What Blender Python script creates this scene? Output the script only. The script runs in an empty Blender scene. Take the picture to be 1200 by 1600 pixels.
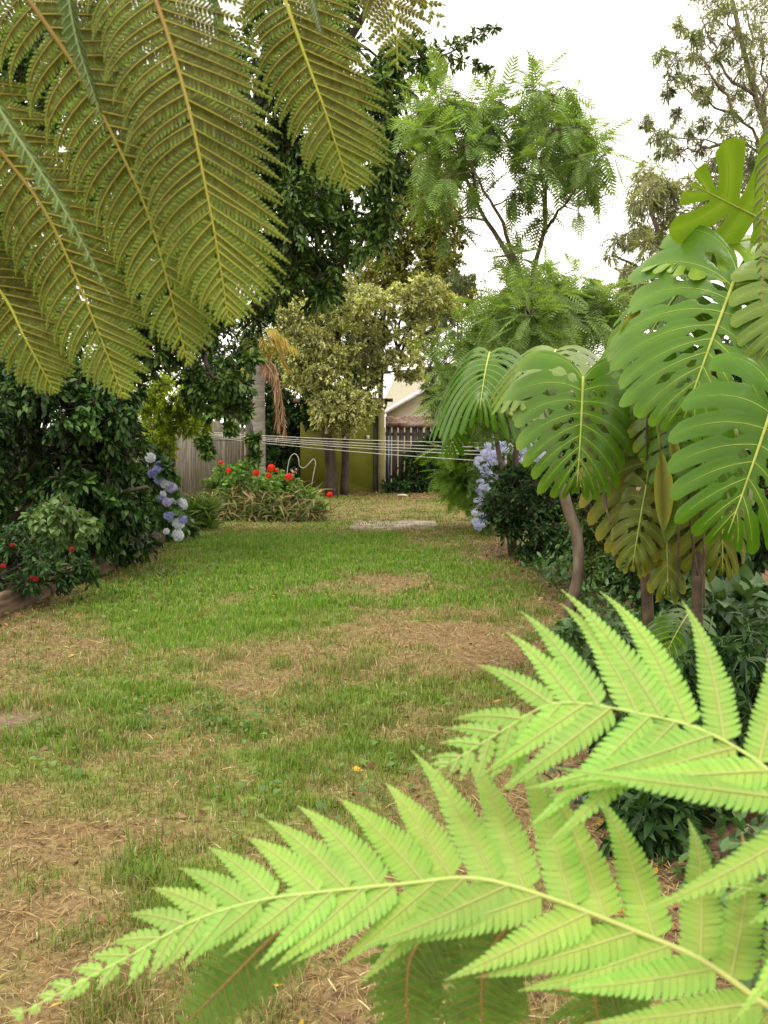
import bpy, math, random
import numpy as np
from mathutils import Vector, Matrix

random.seed(7)
RNG = np.random.default_rng(11)
C = bpy.context.scene.collection
SC = bpy.context.scene

# ------------------------------------------------------------------ camera
F_PX = 1619.0                     # focal length in pixels of the 1200x1600 photograph
EYE = 1.6
PITCH = math.atan(135 / F_PX)     # horizon at y = 665
cam_d = bpy.data.cameras.new('camera')
cam = bpy.data.objects.new('camera', cam_d)
C.objects.link(cam)
cam.location = (0, 0, EYE)
cam.rotation_euler = (math.pi / 2 - PITCH, 0, 0)
cam_d.sensor_fit = 'AUTO'
cam_d.sensor_width = 36
cam_d.lens = F_PX / 1600 * 36
cam_d.clip_start = 0.05
cam_d.clip_end = 2000
cam_d.dof.use_dof = True
cam_d.dof.focus_distance = 9.0
cam_d.dof.aperture_fstop = 12
SC.camera = cam

# ------------------------------------------------------------------ sky, sun, exposure
SUN_EL, SUN_ROT = math.radians(62), math.radians(205)
world = bpy.data.worlds.new('World')
SC.world = world
world.use_nodes = True
wn, wl = world.node_tree.nodes, world.node_tree.links
wn.clear()
w_out = wn.new('ShaderNodeOutputWorld')
w_bg = wn.new('ShaderNodeBackground')
w_sky = wn.new('ShaderNodeTexSky')
w_sky.sky_type = 'NISHITA'
w_sky.sun_disc = False
w_sky.sun_elevation = SUN_EL
w_sky.sun_rotation = SUN_ROT
w_sky.dust_density = 4
w_sky.ozone_density = 1
w_mix = wn.new('ShaderNodeMixRGB')          # a closed layer of bright cloud hides nearly all of the blue
w_mix.inputs[0].default_value = 0.88
w_mix.inputs[2].default_value = (21.6, 20.2, 18.0, 1)
wl.new(w_sky.outputs[0], w_mix.inputs[1])
wl.new(w_mix.outputs[0], w_bg.inputs[0])
w_bg.inputs[1].default_value = 0.1
wl.new(w_bg.outputs[0], w_out.inputs[0])

sun_d = bpy.data.lights.new('sun', 'SUN')
sun = bpy.data.objects.new('sun', sun_d)
C.objects.link(sun)
sun_d.energy = 1.5
sun_d.angle = math.radians(14)
sun_d.color = (1.0, 0.95, 0.86)
# the light comes from behind and above the camera
sdir = Vector((math.sin(SUN_ROT) * math.cos(SUN_EL), math.cos(SUN_ROT) * math.cos(SUN_EL), math.sin(SUN_EL)))
sun.rotation_euler = sdir.to_track_quat('Z', 'Y').to_euler()

SC.view_settings.view_transform = 'Standard'
SC.view_settings.look = 'None'
SC.view_settings.gamma = 1
SC.view_settings.use_curve_mapping = False
SC.view_settings.exposure = 0.45
cy = SC.cycles
cy.max_bounces = 7
cy.diffuse_bounces = 4
cy.glossy_bounces = 2
cy.transmission_bounces = 5
cy.transparent_max_bounces = 4
cy.caustics_reflective = False
cy.caustics_refractive = False
cy.use_denoising = True

# ------------------------------------------------------------------ helpers
CP, SP = math.cos(PITCH), math.sin(PITCH)


def at(px, py, Y):
    """World point at distance Y (metres ahead) that projects to pixel px, py of the photograph."""
    dx, dy = (px - 600) / F_PX, (800 - py) / F_PX
    t = Y / (CP + dy * SP)
    return np.array((dx * t, Y, EYE + t * (dy * CP - SP)))


def on_ground(px, py):
    dx, dy = (px - 600) / F_PX, (800 - py) / F_PX
    t = EYE / (SP - dy * CP)
    return np.array((dx * t, t * (CP + dy * SP), 0.0))


def pts(l):
    return np.array([at(*p) for p in l])


def norm(v):
    v = np.asarray(v, float)
    return v / np.maximum(np.linalg.norm(v, axis=-1, keepdims=True), 1e-9)


class MB:
    """Collects vertices, faces and vertex colours; build() links them as one mesh object."""

    def __init__(self):
        self.V, self.Fs, self.Cs, self.n = [], [], [], 0

    def add(self, V, faces, col=None):
        V = np.asarray(V, float).reshape(-1, 3)
        for f in faces:
            f = np.asarray(f, np.int64)
            if len(f):
                self.Fs.append(f + self.n)
        self.V.append(V)
        if col is None:
            col = np.ones((len(V), 3))
        col = np.broadcast_to(np.asarray(col, float), (len(V), 3))
        self.Cs.append(col)
        self.n += len(V)

    def mesh(self, name, mat, origin=(0, 0, 0), smooth=True):
        V = np.concatenate(self.V) - np.asarray(origin, float)
        me = bpy.data.meshes.new(name)
        me.vertices.add(len(V))
        me.vertices.foreach_set('co', V.astype(np.float32).ravel())
        loops = np.concatenate([f.ravel() for f in self.Fs])
        tot = np.concatenate([np.full(len(f), f.shape[1]) for f in self.Fs])
        start = np.concatenate(([0], np.cumsum(tot)[:-1]))
        me.loops.add(len(loops))
        me.loops.foreach_set('vertex_index', loops.astype(np.int32))
        me.polygons.add(len(tot))
        me.polygons.foreach_set('loop_start', start.astype(np.int32))
        try:
            me.polygons.foreach_set('loop_total', tot.astype(np.int32))
        except Exception:
            pass
        me.update(calc_edges=True)
        if smooth:
            me.polygons.foreach_set('use_smooth', np.ones(len(tot), bool))
        ca = me.color_attributes.new('Col', 'FLOAT_COLOR', 'POINT')
        cc = np.concatenate(self.Cs)
        cc = np.concatenate((cc, np.ones((len(cc), 1))), 1)
        ca.data.foreach_set('color', cc.astype(np.float32).ravel())
        me.materials.append(mat)
        return me

    def build(self, name, mat, parent=None, smooth=True):
        org = world_loc(parent) if parent else (0, 0, 0)
        o = bpy.data.objects.new(name, self.mesh(name, mat, org, smooth))
        C.objects.link(o)
        if parent:
            o.parent = parent
        return o


def world_loc(o):
    v = Vector(o.location)
    while o.parent:
        o = o.parent
        v = v + Vector(o.location)
    return np.array(v)


def thing(name, label, cat, loc=(0, 0, 0), group=None, rz=0):
    o = bpy.data.objects.new(name, None)
    o.empty_display_size = 0.1
    C.objects.link(o)
    o.location = tuple(float(x) for x in loc)
    o.rotation_euler[2] = rz
    tag(o, label, cat, group)
    return o


def tag(o, label=None, cat=None, group=None, kind=None):
    if label: o['label'] = label
    if cat: o['category'] = cat
    if group: o['group'] = group
    if kind: o['kind'] = kind
    return o


def place(name, me, parent, loc, rot=(0, 0, 0), scale=1):
    """Another object that shares a mesh (a further paling, flower, leaf ...)."""
    o = bpy.data.objects.new(name, me)
    C.objects.link(o)
    if parent:
        o.parent = parent
        loc = np.asarray(loc, float) - world_loc(parent)
    o.location = tuple(float(x) for x in loc)
    o.rotation_euler = rot
    o.scale = (scale,) * 3 if np.isscalar(scale) else scale
    return o


def smooth_path(P, n):
    """Catmull-Rom through the points P (k, d), n samples."""
    P = np.asarray(P, float)
    if len(P) == 2:
        t = np.linspace(0, 1, n)[:, None]
        return P[0] * (1 - t) + P[1] * t
    Q = np.concatenate(([2 * P[0] - P[1]], P, [2 * P[-1] - P[-2]]))
    L = np.concatenate(([0], np.cumsum(np.linalg.norm(np.diff(P, axis=0), axis=1))))
    s = np.linspace(0, L[-1], n)
    k = np.clip(np.searchsorted(L, s, side='right') - 1, 0, len(P) - 2)
    t = ((s - L[k]) / np.maximum(L[k + 1] - L[k], 1e-9))[:, None]
    a, b, c, d = Q[k], Q[k + 1], Q[k + 2], Q[k + 3]
    return 0.5 * (2 * b + (c - a) * t + (2 * a - 5 * b + 4 * c - d) * t ** 2 + (3 * b - a - 3 * c + d) * t ** 3)


def tangents(P):
    return norm(np.gradient(P, axis=0))


def tube(mb, P, r, sides=6, col=None, cap=True):
    P = np.asarray(P, float)
    n = len(P)
    r = np.broadcast_to(np.asarray(r, float), (n,))
    T = tangents(P)
    ref = np.array((0, 0, 1.0)) if abs(T[0][2]) < 0.9 else np.array((1.0, 0, 0))
    N = np.zeros_like(P)
    v = norm(np.cross(T[0], ref))
    for i in range(n):
        v = norm(v - T[i] * np.dot(v, T[i]))
        N[i] = v
    B = np.cross(T, N)
    a = np.linspace(0, 2 * np.pi, sides, endpoint=False)
    ring = P[:, None] + r[:, None, None] * (np.cos(a)[None, :, None] * N[:, None] + np.sin(a)[None, :, None] * B[:, None])
    V = ring.reshape(-1, 3)
    i, j = np.meshgrid(np.arange(n - 1), np.arange(sides), indexing='ij')
    j2 = (j + 1) % sides
    F = np.stack((i * sides + j, i * sides + j2, (i + 1) * sides + j2, (i + 1) * sides + j), -1).reshape(-1, 4)
    faces = [F]
    if cap and sides > 2:
        faces.append(np.array([list(range(sides))[::-1]]))
        faces.append(np.array([[(n - 1) * sides + q for q in range(sides)]]))
    c = None
    if col is not None:
        col = np.asarray(col, float)
        c = np.repeat(col, sides, 0) if col.ndim == 2 else col
    mb.add(V, faces, c)


def box(mb, lo, hi, col=None, M=None):
    lo, hi = np.asarray(lo, float), np.asarray(hi, float)
    V = np.array([[x, y, z] for z in (0, 1) for y in (0, 1) for x in (0, 1)]) * (hi - lo) + lo
    if M is not None:
        V = V @ np.asarray(M)[:3, :3].T + np.asarray(M)[:3, 3]
    F = np.array([[0, 2, 3, 1], [4, 5, 7, 6], [0, 1, 5, 4], [2, 6, 7, 3], [0, 4, 6, 2], [1, 3, 7, 5]])
    mb.add(V, [F], col)


# leaf templates: unit length along x, facing +z -----------------------------------------
def leaf_tpl(k=3, w=0.4, fold=0.25, curl=0.18, peak=0.42, tipsharp=1.0):
    xs = np.linspace(0, 1, k + 1)
    h = np.where(xs < peak, np.sin(xs / peak * np.pi / 2), np.cos((xs - peak) / (1 - peak) * np.pi / 2) ** tipsharp) * w / 2
    z = -curl * xs ** 2
    sp = np.stack((xs, 0 * xs, z), 1)
    L = np.stack((xs[1:-1], h[1:-1], z[1:-1] + fold * h[1:-1]), 1)
    R = L * (1, -1, 1)
    V = np.concatenate((sp, L, R))
    nl = k - 1
    tri, quad = [], []
    for s, off in ((0, k + 1), (1, k + 1 + nl)):
        f1 = [0, 1, off]; f2 = [k - 1, k, off + nl - 1]
        tri += [f1 if s == 0 else f1[::-1], f2 if s == 0 else f2[::-1]]
        for q in range(1, k - 1):
            f = [q, q + 1, off + q, off + q - 1]
            quad.append(f if s == 0 else f[::-1])
    return V, [np.array(tri), np.array(quad).reshape(-1, 4)]


TPL_SMALL = (np.array([[0, 0, 0], [.45, .25, .08], [1, 0, -.08], [.45, -.25, .08]]), [np.array([[0, 2, 1], [0, 3, 2]])])
TPL_NARROW = (np.array([[0, 0, 0], [.4, .08, .02], [1, 0, -.12], [.4, -.08, .02]]), [np.array([[0, 2, 1], [0, 3, 2]])])
TPL_OVATE = leaf_tpl(3, .48)
TPL_LANCE = leaf_tpl(3, .3, .3, .25, .38)
TPL_BROAD = leaf_tpl(5, .72, .22, .3, .33, .9)
TPL_LONG = leaf_tpl(5, .12, .35, .55, .3)


def scatter(mb, tpl, pos, d, up, size, col=None, wscale=None):
    """Instances of a template, baked: position, direction of x, rough up vector, length."""
    V0, faces = tpl[0], tpl[1]
    pos, d, up = np.asarray(pos, float), norm(d), np.asarray(up, float)
    n = len(pos)
    if n == 0: return
    size = np.broadcast_to(np.asarray(size, float), (n,))
    y = norm(np.cross(up, d) + 1e-6)
    z = np.cross(d, y)
    ws = np.ones(n) if wscale is None else wscale
    V = pos[:, None] + size[:, None, None] * (V0[None, :, 0:1] * d[:, None] + V0[None, :, 1:2] * (y * ws[:, None])[:, None] + V0[None, :, 2:3] * z[:, None])
    off = (np.arange(n) * len(V0))
    fs = [(f[None] + off[:, None, None]).reshape(-1, f.shape[1]) for f in faces if len(f)]
    c = None
    if col is not None:
        c = np.repeat(np.broadcast_to(np.asarray(col, float), (n, 3)), len(V0), 0)
        if len(tpl) > 2: c = c * np.tile(tpl[2], (n, 1))
    elif len(tpl) > 2:
        c = np.tile(tpl[2], (n, 1))
    mb.add(V.reshape(-1, 3), fs, c)


def rnd(n, d=3):
    return RNG.normal(size=(n, d))


def fbm(x, y, s=1.0, oct=4, seed=0):
    x, y = np.asarray(x, float) * s, np.asarray(y, float) * s
    out, amp, tot = 0, 1, 0
    for o in range(oct):
        xi, yi = np.floor(x).astype(np.int64), np.floor(y).astype(np.int64)
        fx, fy = x - xi, y - yi
        fx, fy = fx * fx * (3 - 2 * fx), fy * fy * (3 - 2 * fy)

        def h(a, b):
            v = np.sin(a * 127.1 + b * 311.7 + seed * 74.7 + o * 19.19) * 43758.5453
            return v - np.floor(v)
        v = h(xi, yi) * (1 - fx) * (1 - fy) + h(xi + 1, yi) * fx * (1 - fy) + h(xi, yi + 1) * (1 - fx) * fy + h(xi + 1, yi + 1) * fx * fy
        out = out + amp * v
        tot += amp
        amp *= .5
        x, y = x * 2.03 + 5.1, y * 2.03 + 1.7
    return out / tot


# ------------------------------------------------------------------ materials
def new_mat(name):
    m = bpy.data.materials.new(name)
    m.use_nodes = True
    n, l = m.node_tree.nodes, m.node_tree.links
    return m, n, l, n['Principled BSDF']


def ramp(n, cols, pos=None):
    r = n.new('ShaderNodeValToRGB')
    e = r.color_ramp.elements
    while len(e) < len(cols): e.new(0.5)
    for i, c in enumerate(cols):
        e[i].position = pos[i] if pos else i / (len(cols) - 1)
        e[i].color = (*c, 1)
    return r


def noise_node(n, l, scale, detail=3, coord='Object'):
    tc = n.new('ShaderNodeTexCoord')
    t = n.new('ShaderNodeTexNoise')
    t.inputs['Scale'].default_value = scale
    t.inputs['Detail'].default_value = detail
    l.new(tc.outputs[coord], t.inputs['Vector'])
    return t


def leaf_mat(name, cols, rough=.45, trans=.3, spec=.35, attr=False, tint=(1.3, 1.25, .5), clump=1.3, var=.45, back=None):
    """Foliage: colour varies from leaf to leaf and from clump to clump; light passes through."""
    m, n, l, p = new_mat(name)
    g = n.new('ShaderNodeNewGeometry')
    r = ramp(n, cols)
    l.new(g.outputs['Random Per Island'], r.inputs[0])
    t = noise_node(n, l, clump, 2)
    mr = n.new('ShaderNodeMapRange')
    mr.inputs['From Min'].default_value = .3; mr.inputs['From Max'].default_value = .7
    mr.inputs['To Min'].default_value = 1 - var; mr.inputs['To Max'].default_value = 1 + var
    l.new(t.outputs['Fac'], mr.inputs['Value'])
    mul = n.new('ShaderNodeVectorMath'); mul.operation = 'SCALE'
    l.new(r.outputs[0], mul.inputs[0]); l.new(mr.outputs[0], mul.inputs['Scale'])
    colout = mul.outputs[0]
    if attr:
        a = n.new('ShaderNodeAttribute'); a.attribute_name = 'Col'
        m2 = n.new('ShaderNodeVectorMath'); m2.operation = 'MULTIPLY'
        l.new(a.outputs['Color'], m2.inputs[0]); l.new(colout, m2.inputs[1])
        colout = m2.outputs[0]
    if back is not None:
        mx = n.new('ShaderNodeMixRGB')
        l.new(g.outputs['Backfacing'], mx.inputs[0])
        l.new(colout, mx.inputs[1])
        m3 = n.new('ShaderNodeVectorMath'); m3.operation = 'MULTIPLY'
        l.new(colout, m3.inputs[0]); m3.inputs[1].default_value = back
        l.new(m3.outputs[0], mx.inputs[2])
        colout = mx.outputs[0]
    l.new(colout, p.inputs['Base Color'])
    p.inputs['Roughness'].default_value = rough
    p.inputs['Specular IOR Level'].default_value = spec
    tb = n.new('ShaderNodeBsdfTranslucent')
    m4 = n.new('ShaderNodeVectorMath'); m4.operation = 'MULTIPLY'
    l.new(colout, m4.inputs[0]); m4.inputs[1].default_value = tint
    l.new(m4.outputs[0], tb.inputs['Color'])
    ms = n.new('ShaderNodeMixShader'); ms.inputs[0].default_value = trans
    l.new(p.outputs[0], ms.inputs[1]); l.new(tb.outputs[0], ms.inputs[2])
    l.new(ms.outputs[0], n['Material Output'].inputs['Surface'])
    return m


def rough_mat(name, cols, scale=6, rough=.85, bump=.3, stretch=None, attr=False, detail=6, spec=.25, bscale=3.0):
    m, n, l, p = new_mat(name)
    tc = n.new('ShaderNodeTexCoord')
    mp = n.new('ShaderNodeMapping')
    if stretch: mp.inputs['Scale'].default_value = stretch
    l.new(tc.outputs['Object'], mp.inputs['Vector'])
    oi = n.new('ShaderNodeObjectInfo')
    ad = n.new('ShaderNodeVectorMath'); ad.operation = 'ADD'
    sc_ = n.new('ShaderNodeMath'); sc_.operation = 'MULTIPLY'; sc_.inputs[1].default_value = 37
    l.new(oi.outputs['Random'], sc_.inputs[0])
    l.new(mp.outputs[0], ad.inputs[0]); l.new(sc_.outputs[0], ad.inputs[1])
    t = n.new('ShaderNodeTexNoise'); t.inputs['Scale'].default_value = scale; t.inputs['Detail'].default_value = detail
    l.new(ad.outputs[0], t.inputs['Vector'])
    r = ramp(n, cols, [0.28 + .44 * i / (len(cols) - 1) for i in range(len(cols))])
    l.new(t.outputs['Fac'], r.inputs[0])
    out = r.outputs[0]
    if attr:
        a = n.new('ShaderNodeAttribute'); a.attribute_name = 'Col'
        m2 = n.new('ShaderNodeVectorMath'); m2.operation = 'MULTIPLY'
        l.new(a.outputs['Color'], m2.inputs[0]); l.new(out, m2.inputs[1])
        out = m2.outputs[0]
    l.new(out, p.inputs['Base Color'])
    p.inputs['Roughness'].default_value = rough
    p.inputs['Specular IOR Level'].default_value = spec
    t2 = n.new('ShaderNodeTexNoise'); t2.inputs['Scale'].default_value = scale * bscale; t2.inputs['Detail'].default_value = 5
    l.new(ad.outputs[0], t2.inputs['Vector'])
    b = n.new('ShaderNodeBump'); b.inputs['Strength'].default_value = bump; b.inputs['Distance'].default_value = .02
    l.new(t2.outputs['Fac'], b.inputs['Height']); l.new(b.outputs[0], p.inputs['Normal'])
    return m


def attr_mat(name, rough=.8, trans=0.0, spec=.2, nscale=0, nvar=.25, bump=0):
    """Colour straight from the mesh's own colour attribute (green and dry blades, straw ...)."""
    m, n, l, p = new_mat(name)
    a = n.new('ShaderNodeAttribute'); a.attribute_name = 'Col'
    out = a.outputs['Color']
    if nscale:
        t = noise_node(n, l, nscale, 8)
        mr = n.new('ShaderNodeMapRange')
        mr.inputs['From Min'].default_value = .25; mr.inputs['From Max'].default_value = .75
        mr.inputs['To Min'].default_value = 1 - nvar; mr.inputs['To Max'].default_value = 1 + nvar
        l.new(t.outputs['Fac'], mr.inputs['Value'])
        s = n.new('ShaderNodeVectorMath'); s.operation = 'SCALE'
        l.new(out, s.inputs[0]); l.new(mr.outputs[0], s.inputs['Scale'])
        out = s.outputs[0]
        if bump:
            b = n.new('ShaderNodeBump'); b.inputs['Strength'].default_value = bump; b.inputs['Distance'].default_value = .02
            l.new(t.outputs['Fac'], b.inputs['Height']); l.new(b.outputs[0], p.inputs['Normal'])
    l.new(out, p.inputs['Base Color'])
    p.inputs['Roughness'].default_value = rough
    p.inputs['Specular IOR Level'].default_value = spec
    if trans:
        tb = n.new('ShaderNodeBsdfTranslucent'); l.new(out, tb.inputs['Color'])
        ms = n.new('ShaderNodeMixShader'); ms.inputs[0].default_value = trans
        l.new(p.outputs[0], ms.inputs[1]); l.new(tb.outputs[0], ms.inputs[2])
        l.new(ms.outputs[0], n['Material Output'].inputs['Surface'])
    return m


M_BARK = rough_mat('bark', [(.05, .04, .03), (.13, .10, .075), (.22, .18, .14)], 9, stretch=(1, 1, .3))
M_BARK_DARK = rough_mat('dark_bark', [(.022, .017, .012), (.05, .04, .03), (.09, .07, .05)], 10, stretch=(1, 1, .3))
M_BARK_BROWN = rough_mat('brown_bark', [(.055, .04, .028), (.105, .08, .055), (.17, .135, .10)], 14, stretch=(1, 1, .35))
M_PALM_BARK = rough_mat('palm_bark', [(.12, .105, .09), (.19, .175, .15), (.26, .24, .215)], 8, stretch=(.4, .4, 3), bump=.5)
M_FENCE = rough_mat('weathered_paling', [(.10, .085, .065), (.23, .205, .17), (.36, .33, .29)], 9, stretch=(5, 5, .35), bump=.5)
M_FENCE_DARK = rough_mat('dark_paling', [(.05, .042, .035), (.12, .10, .085), (.2, .18, .16)], 9, stretch=(5, 5, .35), bump=.5)
M_SLEEPER = rough_mat('timber_sleeper', [(.06, .04, .025), (.13, .085, .055), (.22, .15, .10)], 5, stretch=(4, .5, 4), bump=.6)
M_OLIVE = rough_mat('olive_render', [(.12, .13, .012), (.15, .16, .015), (.18, .18, .022)], 2.2, rough=.7, bump=.12, bscale=14)
M_OLIVE_POST = rough_mat('pale_olive_post', [(.27, .25, .10), (.32, .29, .13), (.36, .33, .17)], 3, bump=.15)
M_CREAM = rough_mat('cream_wall', [(.46, .42, .30), (.51, .47, .34), (.56, .52, .39)], 3, bump=.05)
M_ROOF = rough_mat('pale_roof', [(.25, .225, .16), (.275, .25, .185), (.30, .275, .21)], 3, stretch=(6, 1, 1), bump=.1)
M_WHITE = rough_mat('white_paint', [(.70, .69, .67), (.76, .75, .73), (.82, .81, .8)], 5, rough=.5, bump=.04)
M_RUST = rough_mat('rusty_iron', [(.10, .055, .04), (.20, .12, .09), (.36, .3, .26)], 7, bump=.3)
M_DARKMETAL = rough_mat('dark_plastic', [(.02, .02, .022), (.03, .03, .032), (.05, .05, .05)], 6, rough=.4, bump=.05)
M_BLUE = rough_mat('blue_pipe', [(.25, .4, .6), (.32, .48, .68), (.4, .55, .72)], 6, rough=.5, bump=.05)
M_LINE = rough_mat('line_cord', [(.62, .6, .52), (.72, .7, .62), (.8, .78, .72)], 20, rough=.6, bump=.05)
M_WIRE = rough_mat('galvanised_wire', [(.3, .29, .27), (.42, .41, .38), (.5, .49, .46)], 20, rough=.5, bump=.05)
M_SLAB = rough_mat('worn_concrete', [(.16, .12, .085), (.25, .20, .15), (.42, .37, .31)], 4, bump=.5)
M_STONE = rough_mat('field_stone', [(.24, .21, .17), (.36, .32, .27), (.5, .46, .41)], 6, bump=.5)
M_SOIL = rough_mat('bed_soil', [(.035, .024, .016), (.07, .05, .033), (.12, .09, .06)], 14, bump=.8)

# ------------------------------------------------------------------ the ground
# dry / green map of the lawn, read off the photograph as ellipses lying on the ground
BLOBS = [  # px, py, rx, ry, dryness weight (+ dry, - green)
    (430, 890, 220, 75, -.75), (330, 985, 140, 30, -.35), (640, 860, 120, 28, -.45), (720, 940, 150, 20, -.45),
    (580, 915, 115, 18, 1.0), (360, 935, 30, 18, .8), (630, 1010, 185, 44, .72), (790, 1010, 90, 30, .45),
    (600, 835, 90, 10, .35), (660, 850, 60, 8, .45), (760, 850, 60, 16, .5), (130, 1020, 60, 20, .3), (310, 1025, 50, 8, .4),
    (250, 1070, 110, 45, -.25), (120, 1140, 150, 42, -.4), (520, 1110, 70, 60, -.25), (640, 1120, 160, 55, -.15),
    (360, 1140, 60, 26, -.35), (300, 1200, 80, 40, .2), (210, 1300, 60, 22, .7), (60, 1420, 150, 120, .5), (330, 1250, 130, 60, .1),
    (860, 1270, 130, 60, .6), (420, 1230, 130, 60, -.3), (300, 1350, 100, 60, .0), (90, 1530, 150, 70, .3), (560, 1560, 120, 60, .25),
    (250, 830, 90, 22, .1), (840, 930, 60, 40, .1), (520, 1260, 60, 30, -.2), (230, 1360, 40, 30, -.35), (300, 1420, 60, 30, -.2), (330, 1540, 60, 30, -.2),
]
_B = []
for px, py, rx, ry, w in BLOBS:
    c0 = on_ground(px, py)
    ax = abs(on_ground(px + rx, py)[0] - c0[0])
    ay = abs(on_ground(px, py - ry)[1] - on_ground(px, py + ry)[1]) / 2
    _B.append((c0[0], c0[1], ax, ay, w))


def dryness(x, y):
    x, y = np.asarray(x, float), np.asarray(y, float)
    d = np.interp(y, [2, 3.5, 5, 6.5, 8, 10, 15, 17, 19, 26], [.68, .64, .60, .57, .55, .38, .38, .64, .64, .58])
    wx = (fbm(x, y, 1.1, 3, 41) - .5) * 1.1 + (fbm(x, y, 4.5, 2, 43) - .5) * .5
    wy = (fbm(x, y, .9, 3, 42) - .5) * 1.5 + (fbm(x, y, 4.5, 2, 44) - .5) * .6
    for cx, cy_, ax, ay, w in _B:
        q = ((x + wx * min(1, ax) - cx) / ax) ** 2 + ((y + wy * min(1, ay) - cy_) / ay) ** 2
        d = d + w * np.exp(-q ** 1.3 * .8)
    d = d + 1.1 * (fbm(x, y, 1.3, 4, 3) - .5) + 1.2 * (fbm(x, y, 6.5, 3, 8) - .5)
    edge = left_edge(y)
    d = d + .35 * np.exp(-np.maximum(x - edge, 0) / .5) * (y < 13)
    return np.clip(d, 0, 1)


def left_edge(y):
    return np.interp(y, [2, 8.6, 11.5, 14.5, 17, 17.6, 22, 26], [-3.3, -3.2, -3.05, -2.85, -3.0, -1.0, -1.2, -2.0])


def right_edge(y):
    return np.interp(y, [2, 3.9, 6, 8.8, 12, 14.8, 24.7, 26], [.85, .98, 1.25, 1.62, 1.5, 1.45, 1.9, 2.0])


def litter(x, y):
    """Brown leaf litter along the beds."""
    a = np.exp(-np.maximum(x - left_edge(y), 0) / .55) * (y < 13.5) * (y > 6)
    b = np.exp(-np.maximum(right_edge(y) - x, 0) / .28) * (y < 14)
    c = np.clip((y - 22.3) / 2.5, 0, 1)
    return np.clip(np.maximum(np.maximum(a, b), c), 0, 1)


GREEN_SOIL = np.array((.125, .18, .03))
DRY_SOIL = np.array((.19, .133, .062))
LITTER = np.array((.13, .08, .045))


def height(x, y):
    return (fbm(x, y, .7, 3, 5) - .5) * .05 + (fbm(x, y, 6, 2, 6) - .5) * .018


xs = np.concatenate(([-600, -120, -40, -14, -8], np.arange(-5.4, 4.6, .075), [8, 14, 40, 120, 600]))
ys = np.concatenate(([-600, -60, -8, 0.5], np.arange(1.5, 10, .07), np.arange(10, 28, .12), [31, 38, 60, 150, 900]))
X, Y = np.meshgrid(xs, ys)
inn = (np.abs(X) < 8) & (Y > 0) & (Y < 32)
Z = np.where(inn, height(X, Y), -.03)
D = dryness(X, Y)[..., None]
col = GREEN_SOIL * (1 - D) + DRY_SOIL * D
lt = litter(X, Y)[..., None]
lt = np.clip(lt * (.5 + fbm(X, Y, 3, 3, 12)[..., None]), 0, 1)
col = col * (1 - lt) + LITTER * lt
bare = on_ground(15, 1125)
bq = np.exp(-(((X - bare[0]) / .28) ** 2 + ((Y - bare[1]) / .22) ** 2))[..., None]
col = col * (1 - bq) + np.array((.15, .105, .07)) * bq
gm = MB()
nx, ny = len(xs), len(ys)
ii, jj = np.meshgrid(np.arange(ny - 1), np.arange(nx - 1), indexing='ij')
gf = np.stack((ii * nx + jj, ii * nx + jj + 1, (ii + 1) * nx + jj + 1, (ii + 1) * nx + jj), -1).reshape(-1, 4)
gm.add(np.stack((X, Y, Z), -1).reshape(-1, 3), [gf], col.reshape(-1, 3))
ground = gm.build('ground', attr_mat('lawn_soil', .95, nscale=38, nvar=.5, bump=.9))
tag(ground, 'long lawn of patchy green and straw dry turf', None, kind='structure')

# raised bed of soil on the left and a sleeper edge
bm_ = MB()
bp = [(-6.6, 6.2), (-3.34, 6.2), (-3.3, 8.6), (-3.16, 11.4), (-2.98, 13.4), (-3.05, 17.2), (-4.4, 18.5), (-6.6, 18.5)]
nb = len(bp)
V = [(x, y, -.1) for x, y in bp] + [(x, y, .15) for x, y in bp]
bm_.add(V, [np.array([[i, (i + 1) % nb, (i + 1) % nb + nb, i + nb] for i in range(nb)]), np.array([[i + nb for i in range(nb)]])])
tag(bm_.build('garden_bed', M_SOIL, smooth=False), 'dark soil bed under the left shrubs', None, kind='structure')

edging = thing('garden_edging', 'low brown timber sleeper edging along the left garden bed', 'garden edging', (-3.2, 9, 0))
for (x0, y0), (x1, y1) in (((-3.42, 5.2), (-3.28, 7.6)), ((-3.27, 7.64), (-3.17, 9.6)), ((-3.16, 9.64), (-3.02, 11.7))):
    d = np.array((x1 - x0, y1 - y0, 0)); L = np.linalg.norm(d); a = math.atan2(d[1], d[0])
    M = Matrix.Translation((x0, y0, 0)) @ Matrix.Rotation(a, 4, 'Z')
    b = MB(); box(b, (0, -.05, -.06), (L, .05, .2 + random.uniform(-.015, .015)), None, np.array(M))
    b.build('sleeper', M_SLEEPER, edging, smooth=False)


# ------------------------------------------------------------------ grass, straw, litter (uncountable)
def grass_tpl_cols(n):
    return n


def add_blades(mb, P, L, W, lean, col):
    n = len(P)
    a = RNG.uniform(0, 2 * np.pi, n)
    h = np.stack((np.cos(a), np.sin(a), 0 * a), 1)
    s = np.stack((-np.sin(a), np.cos(a), 0 * a), 1)
    up = np.array((0, 0, 1.0))
    lean = lean[:, None]; L = L[:, None]; W = W[:, None]
    m = P + L * .55 * (up * np.sqrt(1 - (lean * .6) ** 2) + h * lean * .6)
    t = P + L * (up * np.sqrt(np.maximum(1 - lean ** 2, .02)) * .95 + h * lean)
    V = np.stack((P - s * W, P + s * W, m + s * W * .8, m - s * W * .8, t), 1).reshape(-1, 3)
    o = np.arange(n)[:, None] * 5
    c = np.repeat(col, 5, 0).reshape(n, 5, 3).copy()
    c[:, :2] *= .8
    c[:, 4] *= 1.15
    mb.add(V, [o + np.array([[0, 1, 2, 3]]), o + np.array([[3, 2, 4]])], c.reshape(-1, 3))


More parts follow.
